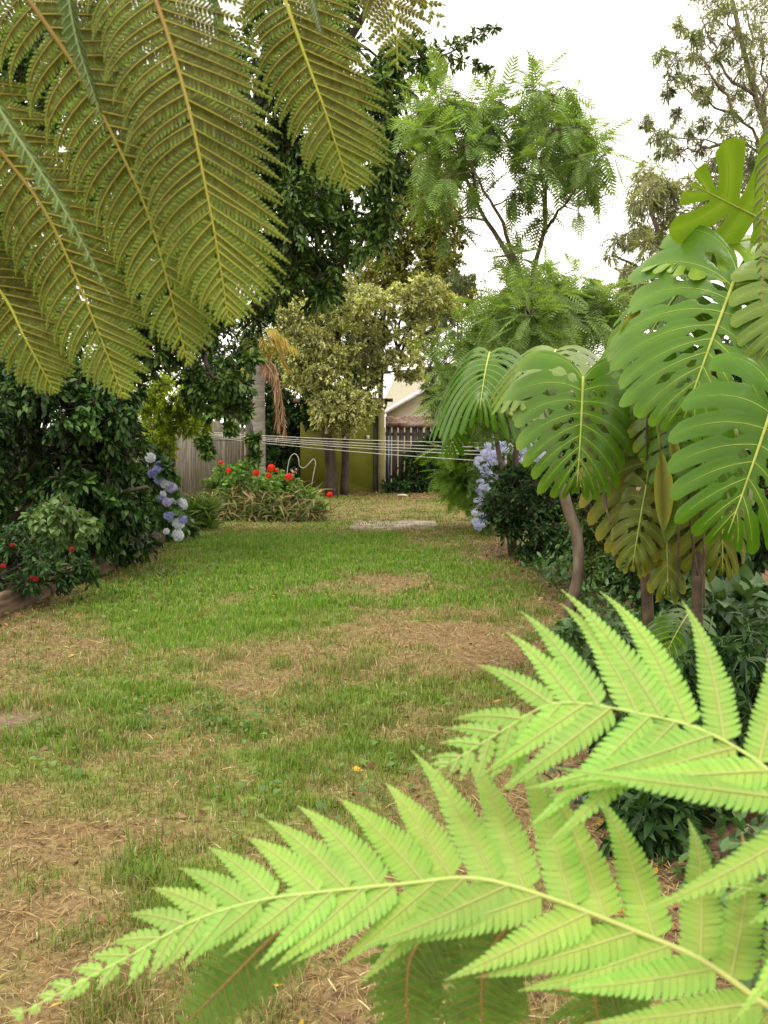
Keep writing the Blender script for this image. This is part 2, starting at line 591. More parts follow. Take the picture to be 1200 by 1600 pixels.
def lawn_points(n, y0, y1):
    y = RNG.uniform(y0, y1, n)
    le, re = left_edge(y), right_edge(y) + .15
    half = (y * 600 / F_PX) * 1.12 + .35
    lo, hi = np.maximum(le, -half), np.minimum(re, half)
    x = lo + (hi - lo) * RNG.uniform(0, 1, n)
    ok = hi > lo
    return x[ok], y[ok]


GREENS = np.array([(.115, .25, .014), (.15, .29, .02), (.085, .20, .012), (.195, .31, .03), (.13, .225, .025)])
STRAWS = np.array([(.36, .27, .12), (.28, .20, .085), (.46, .37, .20), (.17, .11, .05), (.32, .21, .085)])
grass = MB()
for n, y0, y1, ls, ws in ((90000, 2.0, 5, 1.0, 1.0), (120000, 5, 9, 1.0, 1.3), (110000, 9, 16, .95, 2.2), (45000, 16, 25, .8, 3.5)):
    x, y = lawn_points(n, y0, y1)
    d = dryness(x, y)
    tuft = fbm(x, y, 2.6, 3, 21)
    clump = fbm(x, y, 11, 2, 22)
    keep = RNG.uniform(0, 1, len(x)) < np.clip(1.25 - d * 1.15, .1, 1) * np.clip(.25 + 1.6 * (clump - .22), .1, 1) * (1 - .75 * litter(x, y))
    keep &= RNG.uniform(0, 1, len(x)) > 1.1 * np.exp(-(((x - bare[0]) / .22) ** 2 + ((y - bare[1]) / .17) ** 2))
    x, y, d, tuft, clump = x[keep], y[keep], d[keep], tuft[keep], clump[keep]
    k = len(x)
    L = ls * (.022 + .045 * RNG.uniform(0, 1, k) ** 1.5 + .10 * np.clip(tuft - .52, 0, 1) * clump * 2) * (1.25 - .5 * d)
    dryb = RNG.uniform(0, 1, k) < np.clip(d * .85, .08, .85)
    colr = np.where(dryb[:, None], STRAWS[RNG.integers(0, 5, k)], GREENS[RNG.integers(0, 5, k)])
    olv = np.clip(d * 1.15 + .35 * (y < 7) - .1, 0, .85)[:, None]
    colr = np.where(dryb[:, None], colr, colr * (1 - olv) + np.array((.15, .17, .035)) * olv)
    colr = colr * RNG.uniform(.75, 1.25, (k, 1))
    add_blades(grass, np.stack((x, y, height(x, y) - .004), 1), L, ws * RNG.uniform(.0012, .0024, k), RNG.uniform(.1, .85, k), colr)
# taller tufts left standing
for px, py in ((545, 1060), (470, 1080), (520, 1140), (560, 1170), (500, 1115), (600, 1190), (700, 1130), (680, 1075), (200, 1355), (240, 1320),
               (300, 1380), (180, 1570), (310, 1520), (420, 1520), (60, 1390), (350, 1130), (400, 1145), (640, 1180), (590, 1130), (760, 1090),
               (170, 1100), (90, 1150), (210, 1140), (450, 1190), (330, 1240), (830, 1000), (790, 1060), (250, 1440), (100, 1470), (230, 980), (150, 960), (440, 1040),
               (870, 985), (850, 960), (880, 940), (830, 915), (900, 1010), (920, 1040), (860, 1030)):
    g0 = on_ground(px, py)
    k = random.randint(60, 150)
    p = np.stack((g0[0] + RNG.normal(0, .06, k), g0[1] + RNG.normal(0, .07, k), np.zeros(k)), 1)
    p[:, 2] = height(p[:, 0], p[:, 1])
    add_blades(grass, p, RNG.uniform(.035, .105, k), RNG.uniform(.0014, .0026, k), RNG.uniform(.05, .85, k), (GREENS[RNG.integers(0, 5, k)] * .6 + np.array((.125, .17, .035)) * .4) * RNG.uniform(.7, 1.15, (k, 1)))
# dry rank grass round the geranium bed
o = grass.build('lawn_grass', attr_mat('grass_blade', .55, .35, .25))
tag(o, 'green and drying grass blades of the lawn', None, kind='stuff')

straw = MB()
for n, y0, y1, ws in ((42000, 2.0, 5, 1.0), (36000, 5, 9, 1.2), (16000, 9, 17, 2.0)):
    x, y = lawn_points(n, y0, y1)
    d = np.maximum(dryness(x, y), .8 * litter(x, y))
    keep = RNG.uniform(0, 1, len(x)) < np.clip(d * 1.3 - .2, .05, 1) * np.clip(.2 + 1.5 * fbm(x, y, 7, 2, 31), .2, 1)
    x, y = x[keep], y[keep]
    k = len(x)
    P = np.stack((x, y, height(x, y) + RNG.uniform(.003, .02, k)), 1)
    dr = np.stack((RNG.normal(size=k), RNG.normal(size=k), RNG.normal(0, .16, k)), 1)
    scatter(straw, TPL_LONG, P, dr, np.array((0, 0, 1)) + rnd(k) * .4, RNG.uniform(.02, .085, k) * (1 + .2 * ws), STRAWS[RNG.integers(0, 5, k)] * RNG.uniform(.7, 1.25, (k, 1)),
            wscale=ws * RNG.uniform(.22, .42, k))
o = straw.build('straw_litter', attr_mat('straw', .8, .1, .2))
tag(o, 'loose dry straw lying on the lawn', None, kind='stuff')

fl = MB()
x, y = lawn_points(9000, 2.2, 15)
wgt = litter(x, y) + .06 + .03 * (y < 5)
k_ = RNG.uniform(0, 1, len(x)) < wgt
x, y = x[k_], y[k_]; k = len(x)
cols = np.array([(.2, .10, .05), (.14, .075, .045), (.30, .16, .05), (.26, .17, .10), (.45, .3, .04)])[RNG.choice(5, k, p=[.3, .3, .18, .17, .05])]
scatter(fl, TPL_OVATE, np.stack((x, y, height(x, y) + .012), 1), rnd(k) * (1, 1, .25), np.array((0, 0, 1)) + rnd(k) * .5, RNG.uniform(.025, .065, k), cols * RNG.uniform(.6, 1.2, (k, 1)))
x, y = RNG.uniform(-2, 2, 1800), RNG.uniform(22.2, 25.1, 1800); k = len(x)
scatter(fl, TPL_OVATE, np.stack((x, y, height(x, y) + .012), 1), rnd(k) * (1, 1, .25), np.array((0, 0, 1)) + rnd(k) * .5, RNG.uniform(.04, .08, k), np.array((.2, .12, .06)) * RNG.uniform(.5, 1.4, (k, 1)))
tag(fl.build('fallen_leaves', attr_mat('dead_leaf', .7, .15)), 'brown fallen leaves along the edges of the lawn', None, kind='stuff')

# low broadleaf weeds in the lawn
wd = MB()
wp = []
for px, py, n, s in ((370, 1135, 110, .16), (330, 1110, 60, .2), (150, 1130, 90, .3), (40, 1180, 60, .25), (600, 1100, 60, .4), (450, 1250, 60, .3), (180, 930, 140, .35), (120, 960, 120, .35), (60, 1040, 60, .4), (250, 900, 120, .3), (700, 1200, 60, .3), (870, 1000, 120, .22), (900, 1060, 160, .2)):
    g0 = on_ground(px, py)
    wp.append(np.stack((g0[0] + RNG.normal(0, s, n), g0[1] + RNG.normal(0, s, n), RNG.uniform(.01, .05, n)), 1))
wp = np.concatenate(wp); k = len(wp)
scatter(wd, TPL_BROAD, wp, rnd(k) * (1, 1, .3) + (0, 0, .2), np.array((0, 0, 1)) + rnd(k) * .3, RNG.uniform(.02, .05, k))
tag(wd.build('lawn_weeds', leaf_mat('weed_leaf', [(.06, .13, .02), (.09, .18, .03), (.12, .2, .05)])), 'small round leaved weeds scattered in the lawn', None, kind='stuff')


# ------------------------------------------------------------------ trees and shrubs
def fill(px, py, rx, ry, Y, dY, n, r, seed=0, keep=None):
    """n clumps (centre, radius) spread through an ellipsoid given in pixels at distance Y."""
    rs = np.random.default_rng(seed + int(px * 7 + py * 13))
    out = []
    tries = 0
    while len(out) < n and tries < n * 60:
        tries += 1
        u = rs.uniform(-1, 1, 3)
        if np.dot(u, u) > 1: continue
        c = at(px + u[0] * rx, py + u[1] * ry, Y + u[2] * dY)
        if c[2] < .08: continue
        rr = r * rs.uniform(.7, 1.25) / F_PX * Y
        if any(np.linalg.norm((c - o[0])) < .75 * rr for o in out) and tries < n * 40: continue
        out.append((c, rr))
    return out


def cl(px, py, r, Y):
    return (at(px, py, Y), r / F_PX * Y)


class Plant:
    """Limbs, twigs and leaves gathered for one tree or shrub."""

    def __init__(self, seed=1):
        self.wood, self.leaf, self.samples = MB(), MB(), []
        self.rs = np.random.default_rng(seed)

    def limb(self, P, r0, r1, n=14, sides=8, wob=.0):
        P = smooth_path(P, n)
        if wob:
            P[1:-1] += self.rs.normal(0, wob, (n - 2, 3))
        r = np.linspace(r0, r1, n)
        tube(self.wood, P, r, sides)
        for p, q in zip(P, r): self.samples.append((p, q))

    def clumps(self, cls, tpl, size, tw=14, lpt=9, droop=.0, upness=1.0, out=.5, branch=True, twr=.004, tw_wood=True, shell=.55, twig_w=1.0, attach_r=None, base_col=None):
        for c, R in cls:
            rs = self.rs
            if branch and self.samples:
                S = np.array([s[0] for s in self.samples]); SR = np.array([s[1] for s in self.samples])
                dd = np.linalg.norm(S - c, axis=1) + .8 * np.maximum(S[:, 2] - c[2], 0)
                i = int(np.argmin(dd))
                a = S[i]
                L = np.linalg.norm(c - a)
                mid = (a + c) / 2 + rs.normal(0, .06, 3) * L + np.array((0, 0, .05 * L))
                r0 = min(SR[i] * .7, .008 + .018 * L) if attach_r is None else attach_r
                bp = smooth_path([a, mid, c], 7)
                tube(self.wood, bp, np.linspace(r0, max(r0 * .35, .004), 7), 5)
                if L > .3:
                    for q in bp[3:]: self.samples.append((q, r0 * .5))
            d = norm(rs.normal(size=(tw, 3)))
            e = c + d * R * (shell + (1 - shell) * rs.uniform(0, 1, (tw, 1)) ** .6)
            s = c + (e - c) * .12 + rs.normal(0, .1, (tw, 3)) * R
            e = e + np.array((0, 0, -droop * R)) * rs.uniform(.3, 1.2, (tw, 1))
            m = (s + e) / 2 + np.array((0, 0, .18 * R))
            if tw_wood:
                for q in range(tw):
                    tube(self.wood, np.array((s[q], m[q], e[q])), np.array((twr, twr * .8, twr * .5)), 3, cap=False)
            t = np.linspace(.18, 1, lpt)[None, :, None]
            P = (1 - t) ** 2 * s[:, None] + 2 * t * (1 - t) * m[:, None] + t ** 2 * e[:, None]
            T = norm(2 * (1 - t) * (m - s)[:, None] + 2 * t * (e - m)[:, None])
            n = tw * lpt
            P, T = P.reshape(-1, 3), T.reshape(-1, 3)
            P = P + rs.normal(0, .05 * R, (n, 3))
            dr = norm(T * .7 + out * norm(P - c) + rs.normal(0, .55, (n, 3)) + np.array((0, 0, -droop)))
            up = np.array((0, 0, upness)) + rs.normal(0, .5, (n, 3))
            sz = rs.uniform(size[0], size[1], n)
            scatter(self.leaf, tpl, P, dr, up, sz)

    def build(self, root, wood_mat, leaf_m, wname='trunk', lname='crown'):
        if self.wood.n: self.wood.build(wname, wood_mat, root)
        o = self.leaf.build(lname, leaf_m, root)
        return o


# --- materials of leaves
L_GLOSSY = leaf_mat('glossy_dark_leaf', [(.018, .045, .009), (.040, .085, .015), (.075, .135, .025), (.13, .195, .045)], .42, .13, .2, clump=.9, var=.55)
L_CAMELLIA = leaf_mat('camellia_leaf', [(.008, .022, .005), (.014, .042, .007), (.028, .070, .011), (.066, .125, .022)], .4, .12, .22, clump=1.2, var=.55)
L_FRESH = leaf_mat('fresh_green_leaf', [(.06, .13, .02), (.10, .20, .03), (.15, .25, .05)], .4, .3, .4)
L_LIME = leaf_mat('lime_shrub_leaf', [(.22, .33, .02), (.32, .44, .035), (.42, .5, .08)], .45, .5, .2)
L_VARIEG = leaf_mat('variegated_leaf', [(.24, .29, .07), (.42, .45, .16), (.58, .58, .3), (.17, .22, .04)], .45, .25, .35)
L_OLIVE = leaf_mat('olive_leaf', [(.12, .14, .02), (.19, .21, .035), (.28, .29, .07)], .45, .3, .3)
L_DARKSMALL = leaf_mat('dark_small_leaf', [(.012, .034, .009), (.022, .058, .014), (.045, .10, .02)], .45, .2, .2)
L_CREEPER = leaf_mat('creeper_leaf', [(.05, .095, .014), (.085, .15, .022), (.13, .2, .035)], .45, .25, .3)
L_JAC = leaf_mat('feathery_leaf', [(.12, .20, .055), (.17, .27, .075), (.23, .34, .10)], .5, .45, .2, clump=.8, var=.25)
L_WATTLE = leaf_mat('grey_green_leaf', [(.13, .165, .085), (.19, .225, .12), (.25, .28, .16)], .5, .5, .2)  # leaf tone paled to carry the bright veil near the sky
L_GUM = leaf_mat('veiled_gum_leaf', [(.16, .18, .10), (.22, .25, .13), (.28, .31, .17)], .5, .45, .2)  # paled greens imitate the bright veil over the far tree
L_UNDER = leaf_mat('understorey_leaf', [(.03, .075, .016), (.055, .12, .03), (.085, .16, .045)], .4, .25, .4)
L_HYD = leaf_mat('hydrangea_leaf', [(.035, .09, .016), (.06, .14, .025), (.1, .19, .03)], .45, .25, .35)
L_GER = leaf_mat('geranium_leaf', [(.07, .16, .02), (.11, .22, .03), (.16, .27, .05)], .5, .3, .25)
L_PLUM = leaf_mat('plumbago_leaf', [(.05, .11, .018), (.09, .17, .03), (.14, .22, .05)], .45, .3, .3)

# big dark evergreen leaning over the lawn from the left
t = thing('evergreen_tree', 'large dark evergreen tree with glossy leaves arching over the lawn behind the hanging fern fronds', 'tree', (-4.3, 14.4, .1))
p = Plant(3)
b0 = np.array((-4.3, 14.4, 0))
p.limb([b0, (-4.0, 14.3, 2.0), at(330, 420, 14), at(400, 200, 13.6), at(440, -60, 13.5)], .2, .08, wob=.02)
p.limb([(-3.9, 14.3, 2.2), at(420, 380, 13.6), at(520, 220, 13.2), at(600, 110, 12.8), at(690, 90, 12.4)], .11, .025, wob=.02)
p.limb([at(370, 300, 13.8), at(480, 150, 13.4), at(560, 40, 13), at(600, -60, 13)], .09, .03, wob=.02)
p.limb([(-4.0, 14.3, 1.9), at(350, 500, 13.2), at(430, 470, 12.8), at(520, 420, 12.8)], .08, .025)
p.limb([at(330, 480, 13.2), at(320, 560, 11.8), at(350, 610, 11.4)], .05, .015)
cs = fill(480, 130, 165, 190, 13.4, 1.3, 90, 36) + fill(470, 330, 160, 120, 13.3, 1.2, 70, 34) + fill(590, 240, 60, 150, 12.9, .8, 34, 28) + fill(380, 330, 110, 180, 13.8, .8, 50, 36)
cs += fill(470, 430, 75, 50, 13.0, .8, 20, 28) + fill(310, 495, 60, 50, 12.2, .8, 24, 26) + fill(325, 600, 46, 30, 11.6, .5, 12, 20)
cs += [cl(*q) for q in ((655, 90, 26, 12.5), (610, 100, 28, 12.7), (640, 70, 22, 12.6), (660, 120, 22, 12.5),
                         (380, 600, 20, 11.4), (370, 625, 20, 11.4), (355, 640, 18, 11.4), (385, 645, 10, 11.4), (396, 690, 9, 11.4), (398, 715, 8, 11.4), (330, 645, 12, 11.3), (318, 690, 7, 11.3), (325, 705, 6, 11.3), (360, 668, 7, 11.3), (392, 560, 16, 11.6))]
p.clumps(cs, TPL_OVATE, (.06, .11), tw=17, lpt=11, droop=.25)
p.limb([at(655, 92, 12.5), at(700, 84, 12.4), at(740, 60, 12.3), at(776, 42, 12.2)], .014, .003, 10, 5)
p.limb([at(690, 86, 12.4), at(722, 96, 12.3), at(764, 112, 12.2)], .01, .003, 8, 5)
p.clumps([cl(*q) for q in ((668, 84, 18, 12.5), (690, 82, 18, 12.4), (706, 76, 15, 12.4), (722, 68, 13, 12.3), (740, 60, 10, 12.3), (757, 52, 8, 12.2), (771, 44, 6, 12.2), (700, 98, 14, 12.4), (722, 97, 11, 12.3), (742, 104, 7, 12.3), (762, 112, 5, 12.2), (650, 60, 20, 12.6), (680, 108, 16, 12.5))],
         TPL_LANCE, (.06, .10), tw=10, lpt=7, out=.8, branch=False)
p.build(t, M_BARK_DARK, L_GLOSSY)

# dense tree further left, seen through the fronds
t = thing('laurel_tree', 'dense black-green tree filling the left edge above the camellia bush', 'tree', (-5.6, 12.2, .1))
p = Plant(4)
p.limb([(-5.6, 12.2, 0), (-5.5, 12.2, 2), at(60, 200, 12.2), at(100, -40, 12)], .18, .06)
p.limb([(-5.5, 12.2, 1.8), at(160, 350, 11.8), at(250, 200, 11.8), at(300, 20, 12)], .1, .03)
cs = fill(110, 470, 220, 150, 11.8, 1.1, 75, 42) + fill(140, 200, 240, 230, 12.2, 1.2, 130, 46) + fill(300, 330, 90, 180, 12.4, .8, 36, 38) + fill(10, 700, 60, 120, 12, .8, 20, 40)
p.clumps(cs, TPL_OVATE, (.085, .15), tw=15, lpt=8)
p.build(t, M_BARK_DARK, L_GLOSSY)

# camellia mass on the left
t = thing('camellia_bush', 'big dark green camellia bush on the left bed below the fern tips', 'bush', (-4.3, 10.8, .15))
p = Plant(5)
b0 = np.array((-4.3, 10.8, .1))
for q in ((60, 700), (130, 650), (200, 720), (120, 760), (230, 760), (180, 640)):
    p.limb([b0 + rnd(1)[0] * (.2, .2, 0), (b0 + at(*q, 10.6)) / 2 + (0, 0, .2), at(*q, 10.6)], .05, .015, 8, 6)
cs = fill(50, 660, 130, 110, 10.6, 1.0, 46, 36) + fill(150, 670, 80, 90, 10.8, .8, 34, 30) + fill(160, 770, 66, 85, 11.2, .6, 34, 26) + fill(90, 790, 110, 80, 10.6, .6, 30, 30) + fill(175, 835, 60, 36, 11.8, .5, 16, 22) + fill(60, 590, 90, 60, 10.8, .8, 20, 32)
p.clumps(cs, TPL_OVATE, (.06, .105), tw=17, lpt=10, droop=.35)
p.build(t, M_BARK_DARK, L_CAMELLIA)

# small paler shrub in front of it
t = thing('leafy_shrub', 'small pale green shrub with broad leaves in front of the dark camellia', 'shrub', (-3.72, 9.5, .15))
p = Plant(6)
b0 = np.array((-3.72, 9.5, .1))
for q in ((80, 800), (110, 790), (60, 820), (130, 820)):
    p.limb([b0, at(*q, 9.3)], .02, .008, 6, 5)
p.clumps(fill(95, 815, 48, 38, 9.3, .3, 22, 15), TPL_BROAD, (.05, .085), tw=9, lpt=6, droop=.4)
p.build(t, M_BARK, leaf_mat('pale_shrub_leaf', [(.06, .12, .03), (.095, .17, .045), (.14, .22, .07)], .5, .3, .3), 'stem', 'foliage')

# red flowering shrub at the left edge
FLORET5 = (np.concatenate([[[0, 0, 0]]] + [[[.55 * math.cos(a - .45), .55 * math.sin(a - .45), .08], [1 * math.cos(a), 1 * math.sin(a), .0], [.55 * math.cos(a + .45), .55 * math.sin(a + .45), .08]] for a in [i * 2 * math.pi / 5 for i in range(5)]]),
           [np.array([[0, 1 + 3 * i, 2 + 3 * i, 3 + 3 * i] for i in range(5)])])
FLORET4 = (np.concatenate([[[0, 0, 0]]] + [[[.6 * math.cos(a - .6), .6 * math.sin(a - .6), .05], [1 * math.cos(a), 1 * math.sin(a), -.03], [.6 * math.cos(a + .6), .6 * math.sin(a + .6), .05]] for a in [i * math.pi / 2 for i in range(4)]]),
           [np.array([[0, 1 + 3 * i, 2 + 3 * i, 3 + 3 * i] for i in range(4)])])


def floret_scatter(mb, P, nrm, size):
    """Florets facing along nrm: the template lies in x-y, so x is any tangent."""
    tg = norm(np.cross(nrm, rnd(len(P))))
    scatter(mb, mb_tpl, P, tg, nrm, size)


def flower_ball(name, mat, R, n, fs, tpl, seed=1, flat=.85):
    rs = np.random.default_rng(seed)
    mb = MB()
    i = np.arange(n) + .5
    ph = np.arccos(1 - 1.75 * i / n); th = np.pi * (1 + 5 ** .5) * i
    d = np.stack((np.cos(th) * np.sin(ph), np.sin(th) * np.sin(ph), np.cos(ph)), 1)
    P = d * R * (1, 1, flat) * rs.uniform(.88, 1.05, (n, 1))
    nr = norm(d + rs.normal(0, .25, (n, 3)))
    tg = norm(np.cross(nr, rs.normal(size=(n, 3))))
    scatter(mb, tpl, P, tg, nr, fs * rs.uniform(.8, 1.2, n))
    return mb.mesh(name, mat)


def petal_mat(name, cols):
    return leaf_mat(name, cols, .6, .35, .15, tint=(1.1, 1.1, 1.1), clump=9, var=.15)


M_RED = petal_mat('scarlet_petal', [(.62, .02, .015), (.72, .035, .02), (.8, .06, .03)])
M_REDDARK = petal_mat('crimson_petal', [(.2, .01, .015), (.26, .014, .018), (.32, .03, .02)])
M_HBLUE = petal_mat('hydrangea_blue', [(.24, .26, .55), (.32, .34, .62), (.42, .44, .7)])
M_HWHITE = petal_mat('hydrangea_white', [(.62, .66, .74), (.7, .74, .8), (.78, .8, .82)])
M_HMAUVE = petal_mat('hydrangea_mauve', [(.42, .38, .6), (.5, .46, .66), (.62, .58, .72)])
M_PLUMB = petal_mat('plumbago_petal', [(.44, .47, .70), (.54, .57, .76), (.66, .68, .82)])

t = thing('red_flowering_shrub', 'dark shrub with scattered red flowers at the left edge behind the sleeper edging', 'shrub', (-3.75, 8.9, .15))
p = Plant(7)
b0 = np.array((-3.75, 8.9, .1))
for q in ((20, 850), (60, 870), (-20, 860), (100, 890)):
    p.limb([b0, at(*q, 8.9)], .02, .008, 6, 5)
p.clumps(fill(20, 870, 80, 55, 8.9, .35, 34, 20) + fill(110, 895, 45, 22, 9.2, .25, 12, 14), TPL_OVATE, (.035, .065), tw=12, lpt=7, droop=.2)
p.build(t, M_BARK_DARK, L_DARKSMALL, 'stem', 'foliage')
fm = flower_ball('flower', M_REDDARK, .03, 14, .024, FLORET5, 2)
for px, py, Yv in ((20, 852, 8.55), (5, 884, 8.5), (50, 902, 8.6), (112, 858, 8.95), (56, 905, 8.62)):
    place('flower', fm, t, at(px, py, Yv), (random.uniform(-.6, .6), random.uniform(-.6, .6), 0), random.uniform(.55, .95))

# weeds along the edging
wb = MB()
n = 900
yy = RNG.uniform(8.8, 13.2, n); xx = left_edge(yy) - .12 + RNG.normal(0, .12, n)
P = np.stack((xx, yy, .1 + RNG.uniform(0, .22, n)), 1)
scatter(wb, TPL_LANCE, P, rnd(n) + (0, 0, .6), np.array((0, 0, 1)) + rnd(n) * .5, RNG.uniform(.05, .12, n))
tag(wb.build('undergrowth', L_UNDER), 'low green undergrowth along the left bed edge', None, kind='stuff')

# lime green shrub with a thin ringed stem
t = thing('lime_shrub', 'bright lime green shrub above the blue hydrangeas in front of the grey fence', 'shrub', (at(270, 750, 15.6)[0], 15.6, .15))
p = Plant(8)
p.limb([(at(270, 750, 15.6)[0], 15.6, .05), at(268, 690, 15.6), at(262, 640, 15.5)], .06, .04, 10)
p.clumps(fill(262, 630, 50, 48, 15.3, .4, 34, 17) + fill(300, 650, 30, 32, 15.1, .3, 18, 13) + fill(245, 690, 26, 36, 15.1, .3, 16, 14), TPL_LANCE, (.05, .1), tw=17, lpt=10, droop=.1)
p.build(t, M_BARK_DARK, L_LIME, 'stem', 'foliage')

# hydrangea
t = thing('hydrangea_bush', 'hydrangea bush with blue, mauve and white flower heads beside the dark camellia', 'hydrangea', (at(255, 835, 14.4)[0], 14.6, .1))
p = Plant(9)
b0 = np.array((at(255, 835, 14.4)[0], 14.6, .05))
for q in ((250, 750), (270, 790), (240, 720), (225, 790)):
    p.limb([b0, at(*q, 14.5)], .02, .008, 6, 5)
p.clumps(fill(245, 750, 28, 45, 14.6, .35, 18, 17) + fill(255, 810, 38, 35, 14.5, .35, 20, 16) + fill(215, 800, 30, 40, 14.5, .3, 14, 16) + fill(292, 820, 18, 14, 14.6, .2, 6, 12) + fill(262, 775, 26, 52, 13.85, .1, 5, 9), TPL_BROAD, (.07, .12), tw=11, lpt=6, droop=.35)
p.build(t, M_BARK, L_HYD, 'stem', 'foliage')
hm = {'b': flower_ball('flower_head', M_HBLUE, .085, 80, .028, FLORET4, 4), 'w': flower_ball('flower_head', M_HWHITE, .09, 80, .028, FLORET4, 5),
      'm': flower_ball('flower_head', M_HMAUVE, .085, 80, .028, FLORET4, 6)}
for px, py, k in ((235, 715, 'w'), (249, 728, 'b'), (238, 740, 'b'), (248, 750, 'b'), (258, 755, 'w'), (268, 762, 'm'), (255, 772, 'w'), (254, 780, 'b'),
                  (261, 785, 'm'), (270, 785, 'w'), (284, 788, 'w'), (274, 797, 'w'), (263, 807, 'b'), (286, 812, 'b'), (279, 818, 'w'), (278, 836, 'w'), (260, 830, 'w'), (220, 770, 'b'), (245, 735, 'b')):
    s = random.uniform(.7, .95) * (.6 if (px, py) in ((260, 830), (255, 772), (220, 770)) else 1)
    place('flower_head', hm[k], t, at(px, py, 13.75 + random.uniform(-.1, .15)), (random.uniform(.2, .9), random.uniform(-.5, .5), random.uniform(0, 6)), s)

# geraniums and rank dry grass
t = thing('geranium_bush', 'sprawling green geranium bush with red flower heads in front of the palm trunk', 'geranium', (at(415, 800, 18)[0], 18.6, 0))
p = Plant(10)
b0 = np.array((at(430, 800, 18)[0], 18.6, 0))
for q in ((360, 760), (420, 760), (470, 770), (440, 750)):
    p.limb([b0, at(*q, 18.5)], .02, .008, 6, 5)
p.clumps(fill(375, 752, 55, 24, 18.7, .5, 26, 15) + fill(440, 770, 55, 26, 18.2, .5, 36, 14) + fill(480, 785, 26, 16, 18.1, .3, 14, 11) + fill(345, 770, 30, 22, 18.4, .4, 12, 14), TPL_BROAD, (.055, .095), tw=10, lpt=6)
p.build(t, M_BARK, L_GER, 'stem', 'foliage')
gmh = flower_ball('flower_head', M_RED, .05, 26, .032, FLORET5, 9)
for px, py, s in ((345, 723, .7), (357, 735, .8), (400, 728, .8), (400, 739, 1), (424, 731, 1.15), (420, 743, .9), (451, 745, 1.15), (515, 773, .95), (401, 724, .6), (433, 735, .5)):
    place('flower_head', gmh, t, at(px, py, 17.6), (random.uniform(-.4, .6), random.uniform(-.4, .4), 0), s)
st = MB()
for px, py, Yv in ((345, 723, 17.6), (357, 735, 17.6), (400, 728, 17.6), (424, 731, 17.6), (451, 745, 17.6), (515, 773, 17.6), (420, 743, 17.6)):
    a = at(px, py, Yv); st = MB(); tube(st, np.array((a + (random.uniform(-.05, .05), .25, -.35), a + (0, .08, -.12), a)), .005, 4); st.build('flower_stalk', L_GER, t)

dg = MB()
n = 2600
P = np.array([at(px, py, Yv) for px, py, Yv in zip(RNG.uniform(312, 500, n), RNG.uniform(755, 812, n), RNG.uniform(17.3, 18.4, n))])
P[:, 2] = np.clip(P[:, 2] * RNG.uniform(0, 1, n) ** 1.5, 0, .5)
cols = np.where((RNG.uniform(0, 1, n) < .45)[:, None], np.array((.33, .24, .11)), np.array((.13, .19, .04))) * RNG.uniform(.5, 1.2, (n, 1))
scatter(dg, TPL_LONG, P, rnd(n) * (1, 1, .5) + (0, -.5, .25), np.array((0, 0, 1)) + rnd(n) * .5, RNG.uniform(.12, .45, n), cols, wscale=RNG.uniform(.5, 1, n))
tag(dg.build('rank_grass', attr_mat('rank_grass', .7, .25)), 'dry straw coloured rank grass in front of the geraniums', None, kind='stuff')
gr2 = MB()
n = 500
P = np.array([at(px, py, 15.8) for px, py in zip(RNG.uniform(285, 335, n), RNG.uniform(780, 845, n))]); P[:, 2] = np.clip(P[:, 2], 0, .3)
scatter(gr2, TPL_LONG, P, rnd(n) * (1, 1, .4) + (0, -.2, .9), np.array((0, -1, .3)) + rnd(n) * .5, RNG.uniform(.15, .32, n))
tag(gr2.build('long_grass', L_CREEPER), 'tuft of long green grass beside the hydrangea', None, kind='stuff')

# palm
t = thing('palm_tree', 'palm with pale grey ringed trunk, yellowing fronds and a hanging dead frond', 'palm', (at(405, 780, 21.5)[0], 21.5, 0))
pb = at(405, 780, 21.5); pb[2] = -.05
ptop = at(404, 560, 21.5)
tr = MB()
n = 40
P = smooth_path([pb, (pb + ptop) / 2, ptop], n)
tube(tr, P, np.where(np.arange(n) % 2, .128, .136) * np.linspace(1.06, .95, n), 14)
tr.build('trunk', M_PALM_BARK, t)
LEAFLET = leaf_tpl(4, .13, .3, .5, .3)
LEAFLET_DEAD = leaf_tpl(3, .05, .3, .2, .3)
M_PFROND = leaf_mat('palm_frond_yellow', [(.38, .28, .05), (.5, .36, .06), (.36, .36, .09), (.45, .25, .04)], .5, .35, .3)
M_PGREEN = leaf_mat('palm_frond_green', [(.09, .14, .04), (.14, .19, .06), (.2, .24, .08)], .45, .3, .35)
M_PDEAD = leaf_mat('palm_frond_dead', [(.19, .115, .065), (.25, .155, .09), (.32, .21, .13)], .7, .15, .15)
